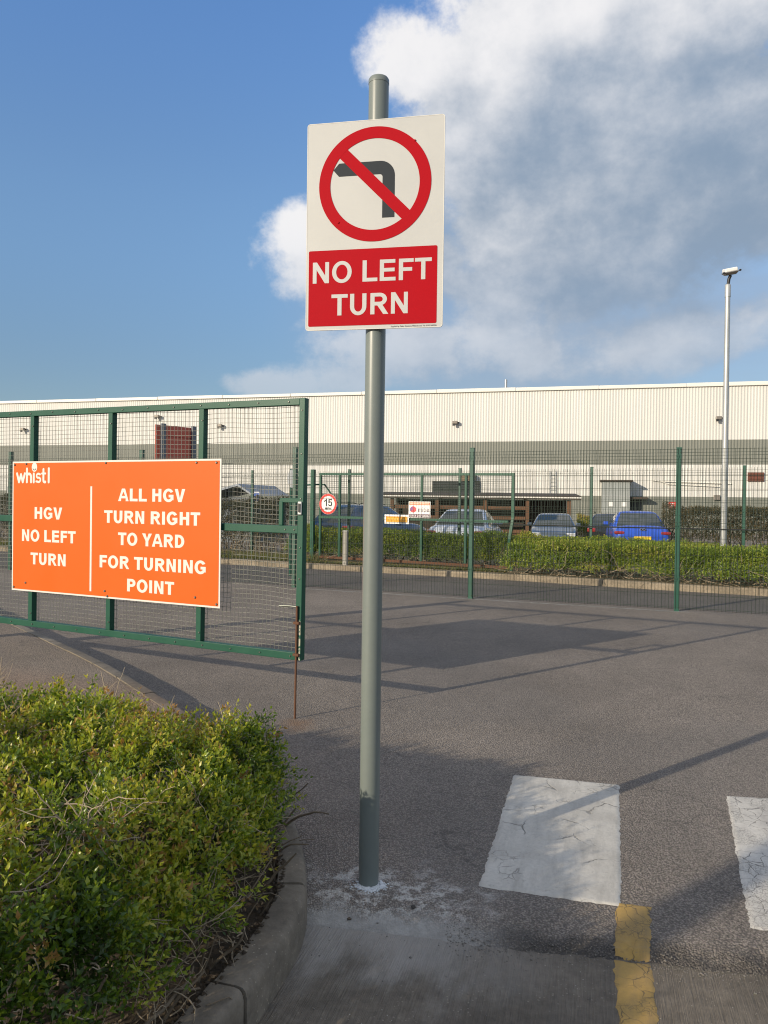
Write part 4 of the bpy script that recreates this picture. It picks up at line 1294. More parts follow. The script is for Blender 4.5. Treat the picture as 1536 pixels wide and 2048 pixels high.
pipe = MB(); pipe.tube([(55.8, -.12, 3.42), (56.4, -.14, 3.36), (60.3, -.14, 3.24), (61.0, -.1, 3.2)], .045, 8)
pipe.tube([(56.4, -.14, 3.36), (56.8, -.16, 3.16), (60.2, -.16, 3.0)], .03, 8)
pipe.build('pipe_run', M['trim'], wh, smooth=True)
ld = MB()
for x_ in (48.55, 48.97): ld.box(x_ - .02, x_ + .02, -.16, -.12, .3, 4.1)
for i in range(13): ld.box(48.57, 48.95, -.15, -.13, .45 + i * .28, .48 + i * .28)
ld.build('ladder', M['galv'], wh)
fl = MB(); fl.tube([(45.18, .6, 10.1), (45.18, .6, 11.04)], .10, 10)
fl.build('roof_flue', M['galv'], wh, smooth=True)
wb('roller_door', .9, 3.2, -.12, -.06, -.4, 2.6, M['plinth_grey'], .02)
wb('door', 36.9, 37.9, -.13, -.06, -.4, 1.75, M['white_paint'], .01)
wb('wall_light', 37.2, 37.55, -.2, -.04, 2.0, 2.12, M['white_paint'], .02)

# ================================================================== TIMBER SHELTER IN THE CAR PARK
sh = thing('timber_shelter', 'low timber bike shelter with a dark flat roof beside the cars', 'shelter', (.2, 37.3, -.28), R(-8))
def sb(name, x0, x1, y0, y1, z0, z1, mat): return MB().box(x0, x1, y0, y1, z0, z1).build(name, mat, sh, bevel=.01)
rf = MB(); rf.add([(-.3, -1.6, 2.10), (8.95, -1.6, 2.10), (8.95, 1.0, 2.26), (-.3, 1.0, 2.26), (-.3, -1.6, 2.26), (8.95, -1.6, 2.26), (8.95, 1.0, 2.42), (-.3, 1.0, 2.42)], [(0, 3, 2, 1), (4, 5, 6, 7), (0, 1, 5, 4), (1, 2, 6, 5), (2, 3, 7, 6), (3, 0, 4, 7)])
rf.build('roof', M['dark_timber'], sh)
sb('fascia', -.3, 8.95, -1.63, -1.605, 2.16, 2.22, M['trim'])
for x_ in (.3, 2.4, 4.6, 6.5, 8.35):
    sb('post', x_, x_ + .16, -1.45, -1.29, 0, 2.09, M['timber'])
    sb('post', x_, x_ + .16, .7, .86, 0, 2.2, M['dark_timber'])
for z_ in (.55, 1.15, 1.62):
    for x_, x2_ in ((.3, 2.4), (2.4, 4.6), (4.6, 6.5)):
        sb('plank', x_ + .165, x2_ - .005, -1.40, -1.34, z_, z_ + .16, M['timber'])
sb('back_board', .3, 8.5, .88, .92, .2, 2.1, M['dark_timber'])
sb('bench', .6, 8.2, -.2, .4, .42, .48, M['timber'])

# far left: a grey gabled shed, a blue parking sign and a red board seen from behind
sd_ = thing('gable_shed', 'small grey gabled shed roof showing above the dark hedge', 'shed', (-6.55, 34.0, -.25), R(-14))
MB().box(-2.2, .82, 0, 4, 0, 1.95).build('wall', paint('shed_wall', (.16, .18, .20), .7), sd_)
mb = MB(); mb.add([(-2.3, -.15, 1.93), (.12, -.15, 2.60), (.92, -.15, 2.10), (.92, 4.2, 2.10), (.12, 4.2, 2.60), (-2.3, 4.2, 1.93), (-2.3, -.15, 1.86), (.12, -.15, 2.5), (.92, -.15, 2.02)], [(0, 1, 4, 5), (1, 2, 3, 4), (0, 6, 7, 1), (1, 7, 8, 2)])
mb.build('roof', paint('shed_roof', (.30, .33, .37), .6, 0, .1, 2), sd_)
MB().box(-.35, .78, -.03, -.005, .1, 2.02).build('door', paint('shed_door', (.10, .115, .13), .6), sd_)
ps = thing('parking_sign', 'small blue and white parking bay sign by the grey shed', 'sign', (-5.35, 32.0, -.2), R(-14))
MB().tube([(0, .03, 0), (0, .03, 2.1)], .025, 8).build('mast', M['galv'], ps)
MB().box(-.17, .17, -.01, .0, 1.72, 2.18).build('panel', M['white_paint'], ps)
MB().box(-.15, .15, -.015, -.011, 1.80, 2.14).build('blue_field', paint('sign_blue', (.02, .09, .40), .45), ps)
MB().plate([ell(0, 1.93, .065, .065, 0, 360, 20)[:-1], ell(0, 1.93, .045, .045, 0, 360, 18)[:-1]], -.019, -.0155).build('symbol', M['white_paint'], ps)
rb = thing('red_board', 'red board on two grey posts, seen from behind', 'sign', (-6.15, 22.6, 0), R(50))
M['slate'] = paint('slate_post', (.13, .145, .165), .5, .2, .1, 4)
for x_ in (-.45, .60):
    MB().box(x_ - .07, x_ + .07, -.10, -.02, 0, 3.80).build('post', M['slate'], rb, bevel=.008)
MB().box(-.68, .68, -.015, .01, 2.35, 3.76).build('panel', M['board_red'], rb)
for z_ in (2.6, 3.45):
    MB().box(-.66, .66, -.035, -.016, z_, z_ + .06).build('batten', M['board_red'], rb)

# ================================================================== CARS
M['tyre'] = paint('tyre', (.018, .018, .018), .85, 0, .1, 20)
M['rim'] = paint('wheel_rim', (.45, .46, .47), .35, .8, .1, 10)
M['tail'] = paint('tail_lamp', (.26, .02, .018), .2, 0, .05, 10, coat=.8)
M['head'] = paint('head_lamp', (.62, .63, .62), .15, .2, .05, 10, coat=.8)
M['plate_y'] = paint('yellow_plate', (.72, .50, .03), .45)
M['car_glass'] = glass_mat('car_glass', (.018, .028, .032), .05)

def car(name, label, loc, heading, col, L=4.4, Wd=1.78, H=1.45, belt=.92, hood=.95, boot=.98, kind='saloon', metal=.5):
    """heading: compass bearing of the nose, from +Y towards +X. Local +Y is the nose."""
    root = thing(name, label, 'car', loc, -heading)
    body = paint(name + '_paint', col, .32, metal, .04, 2, coat=.8)
    h = L / 2; w = Wd / 2
    # lower body: stations from tail to nose: y, half width, bottom, shoulder, deck height at the middle
    if kind == 'saloon':
        st = [(-h, w * .80, .42, .74, .80), (-h + .06, w * .90, .34, .82, boot), (-h + .35, w * .97, .26, .88, boot + .03), (-h + .95, w, .22, .90, belt + .06), (-.2, w, .20, .90, belt + .02),
              (h - 1.45, w, .22, .90, belt + .06), (h - .75, w * .97, .24, .82, hood - .04), (h - .22, w * .90, .28, .68, hood - .16), (h, w * .74, .36, .58, .64)]
    else:
        st = [(-h, w * .84, .42, .86, .90), (-h + .06, w * .93, .34, .92, belt + .06), (-h + .35, w * .98, .26, .95, belt + .07), (-h + .95, w, .22, .96, belt + .05), (-.2, w, .20, .94, belt + .03),
              (h - 1.35, w, .22, .93, belt + .06), (h - .70, w * .97, .24, .86, hood), (h - .20, w * .90, .28, .72, hood - .12), (h, w * .76, .36, .62, .70)]
    vs, fs = [], []
    for (y, hw, zb, zs, zd) in st:
        half = [(hw * .90, zb), (hw, zb + .12), (hw, (zb + zs) / 2), (hw * .985, zs), (hw * .90, zs + (zd - zs) * .75), (hw * .6, zd), (0, zd + .012)]
        ring = [(-x, y, z) for x, z in half] + [(x, y, z) for x, z in half[-2::-1]]
        vs += ring
    n = 13
    for i in range(len(st) - 1):
        for k_ in range(n - 1):
            fs.append((i * n + k_, i * n + k_ + 1, (i + 1) * n + k_ + 1, (i + 1) * n + k_))
        fs.append((i * n + n - 1, i * n, (i + 1) * n, (i + 1) * n + n - 1))
    fs.append(tuple(range(n))); fs.append(tuple(range((len(st) - 1) * n, len(st) * n))[::-1])
    o = MB().add(vs, fs).build('body', body, root, smooth=True, fixn=True)
    o.data.attributes.remove(o.data.attributes['sharp_edge']) if 'sharp_edge' in o.data.attributes else None
    ss_ = o.modifiers.new('subsurf', 'SUBSURF'); ss_.levels = 1; ss_.render_levels = 2
    # cabin
    if kind == 'saloon':
        yb0, yb1, yt0, yt1 = -h + .75, h - 1.25, -h + 1.45, h - 2.10
    else:
        yb0, yb1, yt0, yt1 = -h + .10, h - 1.15, -h + .55, h - 1.95
    wb_, wt_ = w * .93, w * .70
    zb, zt = belt - .02, H
    rows = []
    for f_, kx, ky in ((0, 1, 0), (.30, 1, 0), (.60, 1, 0), (.80, .99, 0), (.90, .94, .06), (.965, .80, .16), (1.0, .45, .38)):
        g_ = min(f_ / .84, 1.0)
        ww = (wb_ + (wt_ - wb_) * g_ ** 1.15) * kx
        y0 = yb0 + (yt0 - yb0) * g_ - .05 * math.sin(math.pi * g_) + ky
        y1 = yb1 + (yt1 - yb1) * g_ + .05 * math.sin(math.pi * g_) - ky
        rows.append((zb + (zt - zb) * f_, ww, y0, y1))
    cs, cf = [], []
    for (z, ww, y0, y1) in rows:
        ym = (y0 + y1) / 2
        cs += [(-ww * .90, y0, z), (0, y0 - .05, z), (ww * .90, y0, z), (ww, y0 + .14, z), (ww * 1.015, ym, z), (ww, y1 - .16, z), (ww * .90, y1, z), (0, y1 + .06, z), (-ww * .90, y1, z), (-ww, y1 - .16, z), (-ww * 1.015, ym, z), (-ww, y0 + .14, z)]
    n = 12
    for i in range(len(rows) - 1):
        for k_ in range(n):
            cf.append((i * n + k_, i * n + (k_ + 1) % n, (i + 1) * n + (k_ + 1) % n, (i + 1) * n + k_))
    cf.append(tuple(range((len(rows) - 1) * n, len(rows) * n)))
    MB().add(cs, cf).build('cabin', body, root, smooth=True, fixn=True)
    # windows laid on the cabin, 5 mm proud
    def lerp(a, b_, t): return a + (b_ - a) * t
    def ring_at(z):
        for (a, b_) in zip(rows, rows[1:]):
            if a[0] <= z <= b_[0] + 1e-6:
                t = (z - a[0]) / (b_[0] - a[0]); return [lerp(a[i], b_[i], t) for i in (1, 2, 3)]
    z0, z1 = zb + .04, zb + (zt - zb) * .87
    zz = [z0, zb + (zt - zb) * .30, zb + (zt - zb) * .60, zb + (zt - zb) * .80, z1]
    def screen(front):
        vs_, fs_ = [], []
        for z in zz:
            ww, y0, y1 = ring_at(z)
            y = y1 + .010 if front else y0 - .010
            k2 = .058 if front else -.048
            for t in (-.92, -.48, 0, .48, .92):
                vs_.append((ww * t * (.97), y + k2 * (1 - abs(t) / .93), z))
        for i in range(len(zz) - 1):
            for j in range(4):
                fs_.append((i * 5 + j, i * 5 + j + 1, (i + 1) * 5 + j + 1, (i + 1) * 5 + j))
        return MB().add(vs_, fs_).build('windscreen' if front else 'rear_window', M['car_glass'], root, smooth=True)
    screen(True); screen(False)
    for s in (-1, 1):
        for (ta, tb) in ((.10, .47), (.50, .87)):
            vs_, fs_ = [], []
            for z in zz:
                ww, y0, y1 = ring_at(z)
                ya, yb_ = y0 + .14, y1 - .16
                for t in (ta, tb):
                    y = lerp(ya, yb_, t)
                    bul = 1 + .015 * (1 - abs(t - .5) * 2)
                    vs_.append((s * (ww * bul + .008), y, z))
            for i in range(len(zz) - 1):
                fs_.append((i * 2, i * 2 + 1, i * 2 + 3, i * 2 + 2))
            MB().add(vs_, fs_).build('side_window', M['car_glass'], root)
        mr = MB(); mr.box(s * (w + .02) - .09, s * (w + .02) + .09, yb1 - .55, yb1 - .45, belt + .03, belt + .16)
        mr.build('wing_mirror', body, root, bevel=.03)
        # lamps
        tl = MB(); tl.box(min(s * w * .60, s * w * .955), max(s * w * .60, s * w * .955), -h + .0, -h + .26, .765 if kind == 'saloon' else .80, .865 if kind == 'saloon' else .96)
        tl.build('tail_lamp', M['tail'], root, bevel=.045, segs=3)
        hl = MB(); hl.box(min(s * w * .50, s * w * .88), max(s * w * .50, s * w * .88), h - .24, h - .06, .62, .76)
        hl.build('headlamp', M['head'], root, bevel=.03)
        for y in (-h + .82, h - .88):
            wl = bpy.data.objects.new('wheel', None); COL.objects.link(wl); wl.parent = root
            wl.location = (s * (w - .10), y, .32)
            mb = MB()
            prof = [(.20, -.10), (.31, -.10), (.325, -.06), (.325, .06), (.31, .10), (.20, .10)]
            nn = 20
            vs_ = [(xx, rr * math.cos(2 * math.pi * k_ / nn), rr * math.sin(2 * math.pi * k_ / nn)) for rr, xx in prof for k_ in range(nn)]
            fs_ = [(i * nn + k_, i * nn + (k_ + 1) % nn, (i + 1) * nn + (k_ + 1) % nn, (i + 1) * nn + k_) for i in range(len(prof) - 1) for k_ in range(nn)]
            mb.add(vs_, fs_).build('tyre', M['tyre'], wl, smooth=True, fixn=True)
            rm = MB(); rm.add([(s * .07, .21 * math.cos(2 * math.pi * k_ / nn), .21 * math.sin(2 * math.pi * k_ / nn)) for k_ in range(nn)] + [(s * .05, 0, 0)], [(k_, (k_ + 1) % nn, nn) for k_ in range(nn)])
            rm.build('rim', M['rim'], wl)
    MB().box(-.26, .26, -h - .022, -h - .004, .60 if kind == 'saloon' else .62, .71 if kind == 'saloon' else .73).build('number_plate', M['plate_y'], root)
    MB().box(-.26, .26, h - .005, h + .012, .40, .51).build('number_plate', M['white_paint'], root)
    MB().box(-.42, .42, h - .10, h - .012, .52, .62).build('radiator_grille', M['black'], root, bevel=.01)
    if kind == 'suv':
        for s in (-1, 1):
            MB().tube([(s * wt_ * .86, yt0 + .25, H + .0), (s * wt_ * .86, yt0 + .4, H + .045), (s * wt_ * .86, yt1 - .5, H + .045), (s * wt_ * .86, yt1 - .3, H)], .014, 6).build('roof_rail', M['black'], root)
    return root, h, w

GZ = lambda y: -.02 * max(0, min(y, 36) - 22)
c1, h1, w1 = car('parked_car', 'bright blue saloon parked tail-on behind the hedge near the lamp column', (8.62, 24.2 + 2.2, GZ(26)), R(12), (.020, .080, .50), 4.5, 1.80, 1.50, .96, .95, 1.03, 'saloon', .08)
MB().plate([ell(-.04, .93, .052, .030, 0, 360, 20)[:-1], ell(-.04, .93, .036, .018, 0, 360, 16)[:-1]], -h1 - .03, -h1 + .06).build('badge', M['alu'], c1)
MB().plate([ell(.04, .93, .052, .030, 0, 360, 20)[:-1], ell(.04, .93, .036, .018, 0, 360, 16)[:-1]], -h1 - .028, -h1 + .06).build('badge', M['alu'], c1)
car('parked_car', 'silver blue saloon parked tail-on behind the far gate', (2.62, 21.7 + 2.1, GZ(24)), R(17), (.50, .54, .60), 4.35, 1.76, 1.48, .94, .94, 1.0, 'saloon', .15)
car('parked_car', 'dark blue tall car parked slantwise behind the grey pole', (-.35, 24.6, GZ(24.6)), R(38), (.030, .065, .14), 4.3, 1.80, 1.58, .98, 1.0, 1.0, 'suv', .2)
car('parked_car', 'grey blue hatchback facing the hedge, left of the dark car', (6.55, 29.6, GZ(29.6) - .02), R(180 + 13), (.11, .14, .175), 4.2, 1.76, 1.44, .92, .93, .95, 'hatch', .6)
car('parked_car', 'dark grey tall car half hidden behind the bright blue saloon', (8.95, 30.6, GZ(30.6) - .04), R(14), (.022, .024, .026), 4.4, 1.80, 1.50, .96, .98, 1.0, 'suv', .5)

# ================================================================== HEDGES
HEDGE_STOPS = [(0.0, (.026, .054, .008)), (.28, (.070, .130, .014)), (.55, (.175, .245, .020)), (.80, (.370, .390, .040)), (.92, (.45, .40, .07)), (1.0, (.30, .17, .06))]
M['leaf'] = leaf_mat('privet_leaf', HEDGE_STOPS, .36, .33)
M['leaf_far'] = leaf_mat('far_hedge_leaf', [(0.0, (.055, .105, .014)), (.35, (.150, .225, .026)), (.7, (.280, .320, .045)), (.9, (.37, .36, .07)), (1.0, (.30, .22, .09))], .38, .5)
M['leaf_brown'] = leaf_mat('brown_hedge_leaf', [(0.0, (.022, .024, .010)), (.4, (.060, .058, .022)), (.75, (.105, .080, .036)), (1.0, (.17, .12, .06))], .25, .6)

def nrm(a): return a / np.maximum(np.linalg.norm(a, axis=-1, keepdims=True), 1e-9)

def leaves(P, D, Nn, ln, wd, tint):
    """P base, D direction, Nn face normal: cupped five-point leaves"""
    n = len(P)
    S = nrm(np.cross(D, Nn))
    up = nrm(np.cross(S, D))
    l = ln[:, None]; w = wd[:, None]
    V0 = P
    VL = P + D * l * .48 + S * w * .5 + up * w * .16
    VR = P + D * l * .48 - S * w * .5 + up * w * .16
    VM = P + D * l * .50
    VT = P + D * l + up * (-l * .10)
    V_ = np.stack([V0, VL, VM, VR, VT], 1).reshape(-1, 3)
    b = 5 * np.arange(n)[:, None]
    F_ = np.concatenate([b + [0, 2, 1], b + [1, 2, 4], b + [0, 3, 2], b + [2, 3, 4]], 1).reshape(-1, 3)
    return V_, F_, np.repeat(tint, 5)

def sprigs(P, D, n_pair, length, ll, lw, tint, spread=(68, 20), tipc=.34):
    """leafy shoots: opposite pairs of leaves turning round each twig, a tuft at the tip"""
    n = len(P)
    ref = nrm(RNG.normal(size=(n, 3)))
    A = nrm(np.cross(D, ref)); B = np.cross(D, A)
    out = []
    for j in range(n_pair):
        t = (j + .6) / n_pair
        ang = math.radians(spread[0] + (spread[1] - spread[0]) * t)
        for s in (0, 1):
            ph = (j % 2) * math.pi / 2 + s * math.pi + RNG.normal(0, .25, n)
            rad = A * np.cos(ph)[:, None] + B * np.sin(ph)[:, None]
            a = ang + RNG.normal(0, .18, n)
            d = nrm(D * np.cos(a)[:, None] + rad * np.sin(a)[:, None])
            nn = nrm(D * np.sin(a)[:, None] - rad * np.cos(a)[:, None])
            base = P + D * (length * t)[:, None]
            size = RNG.uniform(.72, 1.15, n) * (1.0 - .25 * abs(t - .55))
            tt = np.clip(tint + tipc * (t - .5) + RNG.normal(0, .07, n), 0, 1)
            out.append(leaves(base, d, nn, ll * size, lw * size * RNG.uniform(.85, 1.15, n), tt))
    Vs, Fs, Ts, b = [], [], [], 0
    for v, f, t in out:
        Vs.append(v); Fs.append(f + b); Ts.append(t); b += len(v)
    return np.vstack(Vs), np.vstack(Fs), np.concatenate(Ts)

def join(parts):
    Vs, Fs, Ts, b = [], [], [], 0
    for v, f, t in parts:
        Vs.append(v); Fs.append(f + b); Ts.append(t); b += len(v)
    return np.vstack(Vs), np.vstack(Fs), np.concatenate(Ts)

def twig_tubes(starts, dirs, lens, rads, ns=4, nseg=6, bend=.35):
    vs, fs, b = [], [], 0
    for p, d, l, r_ in zip(starts, dirs, lens, rads):
        P = [np.array(p)]
        dd = np.array(d) / np.linalg.norm(d)
        for i in range(nseg):
            dd = nrm(dd + RNG.normal(0, bend, 3))
            P.append(P[-1] + dd * l / nseg)
        P = np.array(P)
        t = nrm(P[-1] - P[0]); a = nrm(np.cross(t, (.3, .5, .81))); c = np.cross(t, a)
        k_ = np.arange(ns) * 2 * np.pi / ns
        ring = np.cos(k_)[:, None] * a + np.sin(k_)[:, None] * c
        rr = np.linspace(1, .45, nseg + 1) * r_
        vs.append((P[:, None, :] + ring[None] * rr[:, None, None]).reshape(-1, 3))
        i = np.arange(nseg)[:, None]; kk = np.arange(ns)[None]
        fs.append(np.stack([b + i * ns + kk, b + i * ns + (kk + 1) % ns, b + (i + 1) * ns + (kk + 1) % ns, b + (i + 1) * ns + kk], -1).reshape(-1, 4))
        b += (nseg + 1) * ns
    return np.vstack(vs), np.vstack(fs)

# ---- the clipped evergreen hedge in front, bounded by the kerb
OUT = np.array([(-.415, 3.50), (-.52, 3.76), (-1.0, 3.78), (-1.5, 3.88), (-2.1, 4.0), (-2.9, 4.2), (-3.9, 4.5), (-4.6, 3.0), (-3.2, .2), (-1.5, .10), (-1.05, .85), (-.82, 1.4), (-.625, 2.0), (-.520, 2.35), (-.450, 2.7), (-.415, 3.1)])
def sdist(x, y, poly=OUT):
    """distance inside the outline (positive inside)"""
    d = np.full(x.shape, 1e9); ins = np.zeros(x.shape, bool)
    for (ax, ay), (bx_, by_) in zip(poly, np.roll(poly, -1, 0)):
        ex, ey = bx_ - ax, by_ - ay
        t = np.clip(((x - ax) * ex + (y - ay) * ey) / (ex * ex + ey * ey), 0, 1)
        d = np.minimum(d, np.hypot(x - ax - t * ex, y - ay - t * ey))
        c = ((ay > y) != (by_ > y)) & (x < ex * (y - ay) / (by_ - ay + 1e-12) + ax)
        ins ^= c
    return np.where(ins, d, -d)
def hedge_top(x, y):
    d = sdist(x, y)
    k_ = np.clip((d + .02) / .30, 0, 1)
    dome = np.sqrt(1 - (1 - k_) ** 2)
    lump = (fnoise(x * 2.3, y * 2.3, 3) - .5) * .24 + (fnoise(x * 6, y * 6, 2) - .5) * .24
    base = .60 + .05 * sm((-x - .8) / 1.2) + .20 * sm((1.25 - y) / .5) - .06 * sm((x + 1.2) / .6)  # near end, hardly in view, raised to lengthen its shade on the apron
    return .12 + (base - .12 + lump) * dome
def hedge_normal(x, y):
    e = .03
    gx_ = (hedge_top(x + e, y) - hedge_top(x - e, y)) / (2 * e); gy_ = (hedge_top(x, y + e) - hedge_top(x, y - e)) / (2 * e)
    return nrm(np.stack([-gx_, -gy_, np.ones_like(gx_)], -1))
def pts_in(n, x0=-3.6, x1=-.40, y0=.05, y1=4.75):
    X = RNG.uniform(x0, x1, n * 3); Y = RNG.uniform(y0, y1, n * 3)
    ok = (sdist(X, Y) > -.01) & (X > -.62 * Y - 1.0)      # what stands well outside the view is thinned away
    X, Y = X[ok][:n], Y[ok][:n]
    return X, Y
hedge = thing('clipped_hedge', 'dense low evergreen hedge filling the kerbed bed in front', 'hedge', (-1.5, 2.6, .1))
parts = []
def layer(n, depth0, depth1, pairs, ll, lw, tint_mu, up=.75, jit=.45, edge=False, gapthr=.0, clump=5):
    X, Y = pts_in(n)
    if edge:
        d = sdist(X, Y); ok = d < .22
        X, Y = X[ok], Y[ok]
    gap = fnoise(X * 3.1 + 31, Y * 3.1 + 7, 3)
    keep = gap > gapthr
    X, Y = X[keep], Y[keep]
    if clump > 1:                                  # shoots stand in tufts
        X, Y = X[:max(1, len(X) // clump)], Y[:max(1, len(Y) // clump)]
        idx = np.repeat(np.arange(len(X)), clump)
    else:
        idx = np.arange(len(X))
    N_ = hedge_normal(X, Y)
    nc = len(X)
    tuft_d = nrm(N_ * .75 + np.array([0, 0, up]) + RNG.normal(0, jit, (nc, 3)))
    tuft_t = tint_mu + (fnoise(X * 4 + 3, Y * 4, 3) - .5) * .85 + RNG.normal(0, .12, nc)
    dep = RNG.uniform(depth0, depth1, nc)
    P = np.stack([X, Y, hedge_top(X, Y)], -1) - N_ * dep[:, None]
    n_ = len(idx)
    P = P[idx] + RNG.normal(0, .017, (n_, 3)) * (clump > 1)
    D = nrm(tuft_d[idx] + RNG.normal(0, .30, (n_, 3)) * (clump > 1))
    tint = np.clip(tuft_t[idx] + RNG.normal(0, .07, n_), 0, .90)
    # a few dry or reddened shoots
    tint = np.where((RNG.random(nc) < .006)[idx], RNG.uniform(.93, 1.0, n_), tint)
    return sprigs(P, D, pairs, RNG.uniform(.045, .10, n_), ll, lw, tint)
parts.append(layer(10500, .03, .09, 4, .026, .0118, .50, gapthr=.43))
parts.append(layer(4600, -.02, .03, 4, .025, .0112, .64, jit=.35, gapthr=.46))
parts.append(layer(4000, .10, .24, 3, .028, .0128, .16, jit=.9, clump=1, gapthr=.40))  # inner leaves tinted dark: shade of the gaps put into leaf colour
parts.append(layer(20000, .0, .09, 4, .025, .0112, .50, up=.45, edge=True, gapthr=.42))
parts.append(layer(7500, .10, .30, 3, .027, .0122, .18, up=.2, jit=.9, edge=True, gapthr=.40, clump=1))  # deep leaves on the kerb side darkened too, shade set in their tint
# longer shoots standing proud of the clipped top
X, Y = pts_in(300)
dd = sdist(X, Y)
P = np.stack([X, Y, hedge_top(X, Y) - .03], -1)
D = nrm(hedge_normal(X, Y) * .5 + np.array([.05, .0, .9]) + RNG.normal(0, .25, (len(X), 3)))
parts.append(sprigs(P, D, 7, RNG.uniform(.08, .15, len(X)), .026, .0100, np.clip(.66 + RNG.normal(0, .1, len(X)), 0, .92)))
Vh, Fh, Th = join(parts)
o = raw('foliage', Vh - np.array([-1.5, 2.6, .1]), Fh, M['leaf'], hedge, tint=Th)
o['kind'] = 'stuff'
print('hedge tris', len(Fh))
# stems rising from the soil, bare at the shaded edge
n_ = 520
X, Y = pts_in(n_)
P = np.stack([X, Y, np.full(len(X), .09)], -1)
N_ = hedge_normal(X, Y)
D = nrm(N_ * .55 + np.array([0, 0, .75]) + RNG.normal(0, .28, (len(X), 3)))
Lg = np.maximum(hedge_top(X, Y) - .14, .08) * RNG.uniform(.8, 1.05, len(X))
Vb, Fb = twig_tubes(P, D, Lg, RNG.uniform(.003, .0085, len(X)), 5, 7, .16)
o = raw('branch_mass', Vb - np.array([-1.5, 2.6, .1]), Fb, M['bark'], hedge, smooth=True); o['kind'] = 'stuff'
# cut and dry twigs at the surface and along the kerb side
X, Y = pts_in(7500)
N_ = hedge_normal(X, Y)
patch = (fnoise(X * 3.1 + 31, Y * 3.1 + 7, 3) < .47) | (RNG.random(len(X)) < .10)
X, Y, N_ = X[patch], Y[patch], N_[patch]
P = np.stack([X, Y, hedge_top(X, Y)], -1) - N_ * RNG.uniform(-.005, .07, (len(X), 1))
D = nrm(N_ * .35 + RNG.normal(0, .6, (len(X), 3)))
Vt, Ft = twig_tubes(P, D, RNG.uniform(.05, .20, len(X)) * np.where(sdist(X, Y) < .12, .4, 1.0), RNG.uniform(.0012, .0028, len(X)), 4, 5, .24)
k1 = 420
X = RNG.uniform(-.95, -.45, k1 * 4); Y = RNG.uniform(1.4, 3.6, k1 * 4)
d = sdist(X, Y); ok = (d > -.03) & (d < .20)
X, Y = X[ok][:k1], Y[ok][:k1]
P = np.stack([X, Y, .12 + RNG.random(len(X)) * np.maximum(hedge_top(X, Y) - .12, .05)], -1)
D = nrm(np.array([.55, -.15, .12]) + RNG.normal(0, .55, (len(X), 3)))
Vt2, Ft2 = twig_tubes(P, D, RNG.uniform(.05, .17, len(X)), RNG.uniform(.0012, .0030, len(X)), 4, 6, .24)
o = raw('dry_twigs', np.vstack([Vt, Vt2]) - np.array([-1.5, 2.6, .1]), np.vstack([Ft, Ft2 + len(Vt)]), M['twig'], hedge, smooth=True); o['kind'] = 'stuff'
# a few stout bare branches that can be told apart near the kerb
for p0_, d0_, l0_, r0_ in (((-.66, 2.0, .13), (.5, .55, .65), .34, .008), ((-.60, 2.55, .34), (.30, .55, .75), .24, .0065), ((-.50, 2.22, .13), (.85, .35, .12), .21, .0026),
                       ((-.80, 1.82, .14), (.35, .2, .9), .30, .009), ((-.52, 3.02, .31), (.7, .3, .3), .13, .0035), ((-.72, 2.08, .12), (.75, .5, .40), .28, .007)):
    v, f = twig_tubes([np.array(p0_) - np.array([-1.5, 2.6, .1])], [d0_], [l0_], [r0_], 7, 9, .22)
    raw('branch', v, f, M['bark'], hedge, smooth=True)
# dead leaves on the soil under the hedge
kl = 1500
ii = RNG.integers(0, len(bed) - 1, kl)
Pl = Bp[ii] - np.column_stack([np.abs(RNG.normal(.06, .09, kl)), np.zeros(kl)])
okl = Pl[:, 1] > 1.3
Pl = np.column_stack([Pl, np.full(kl, .112) + RNG.uniform(0, .02, kl)])[okl]
Dl = nrm(np.column_stack([RNG.normal(0, 1, (len(Pl), 2)), RNG.normal(0, .25, len(Pl))]))
v, f, t = leaves(Pl, Dl, nrm(np.array([0, 0, 1.0]) + RNG.normal(0, .3, (len(Pl), 3))), RNG.uniform(.012, .026, len(Pl)), RNG.uniform(.006, .011, len(Pl)), RNG.random(len(Pl)))
M['litter'] = leaf_mat('dead_leaf', [(0.0, (.05, .032, .018)), (.6, (.15, .095, .05)), (1.0, (.28, .20, .11))], .1, .8)
tag(raw('leaf_litter_debris', v, f, M['litter'], tint=t), 'dead brown leaves on the soil between hedge and kerb', 'leaf litter', kind='stuff')
# fallen twig on the concrete
tw = MB(); tw.tube([(.005, 2.285, -.026), (.05, 2.28, -.0255), (.10, 2.278, -.026), (.145, 2.283, -.024)], [.0022, .002, .0018, .0012], 5)
tag(tw.build('fallen_twig', M['twig'], smooth=True), 'thin dry twig lying on the brushed concrete', 'twig')

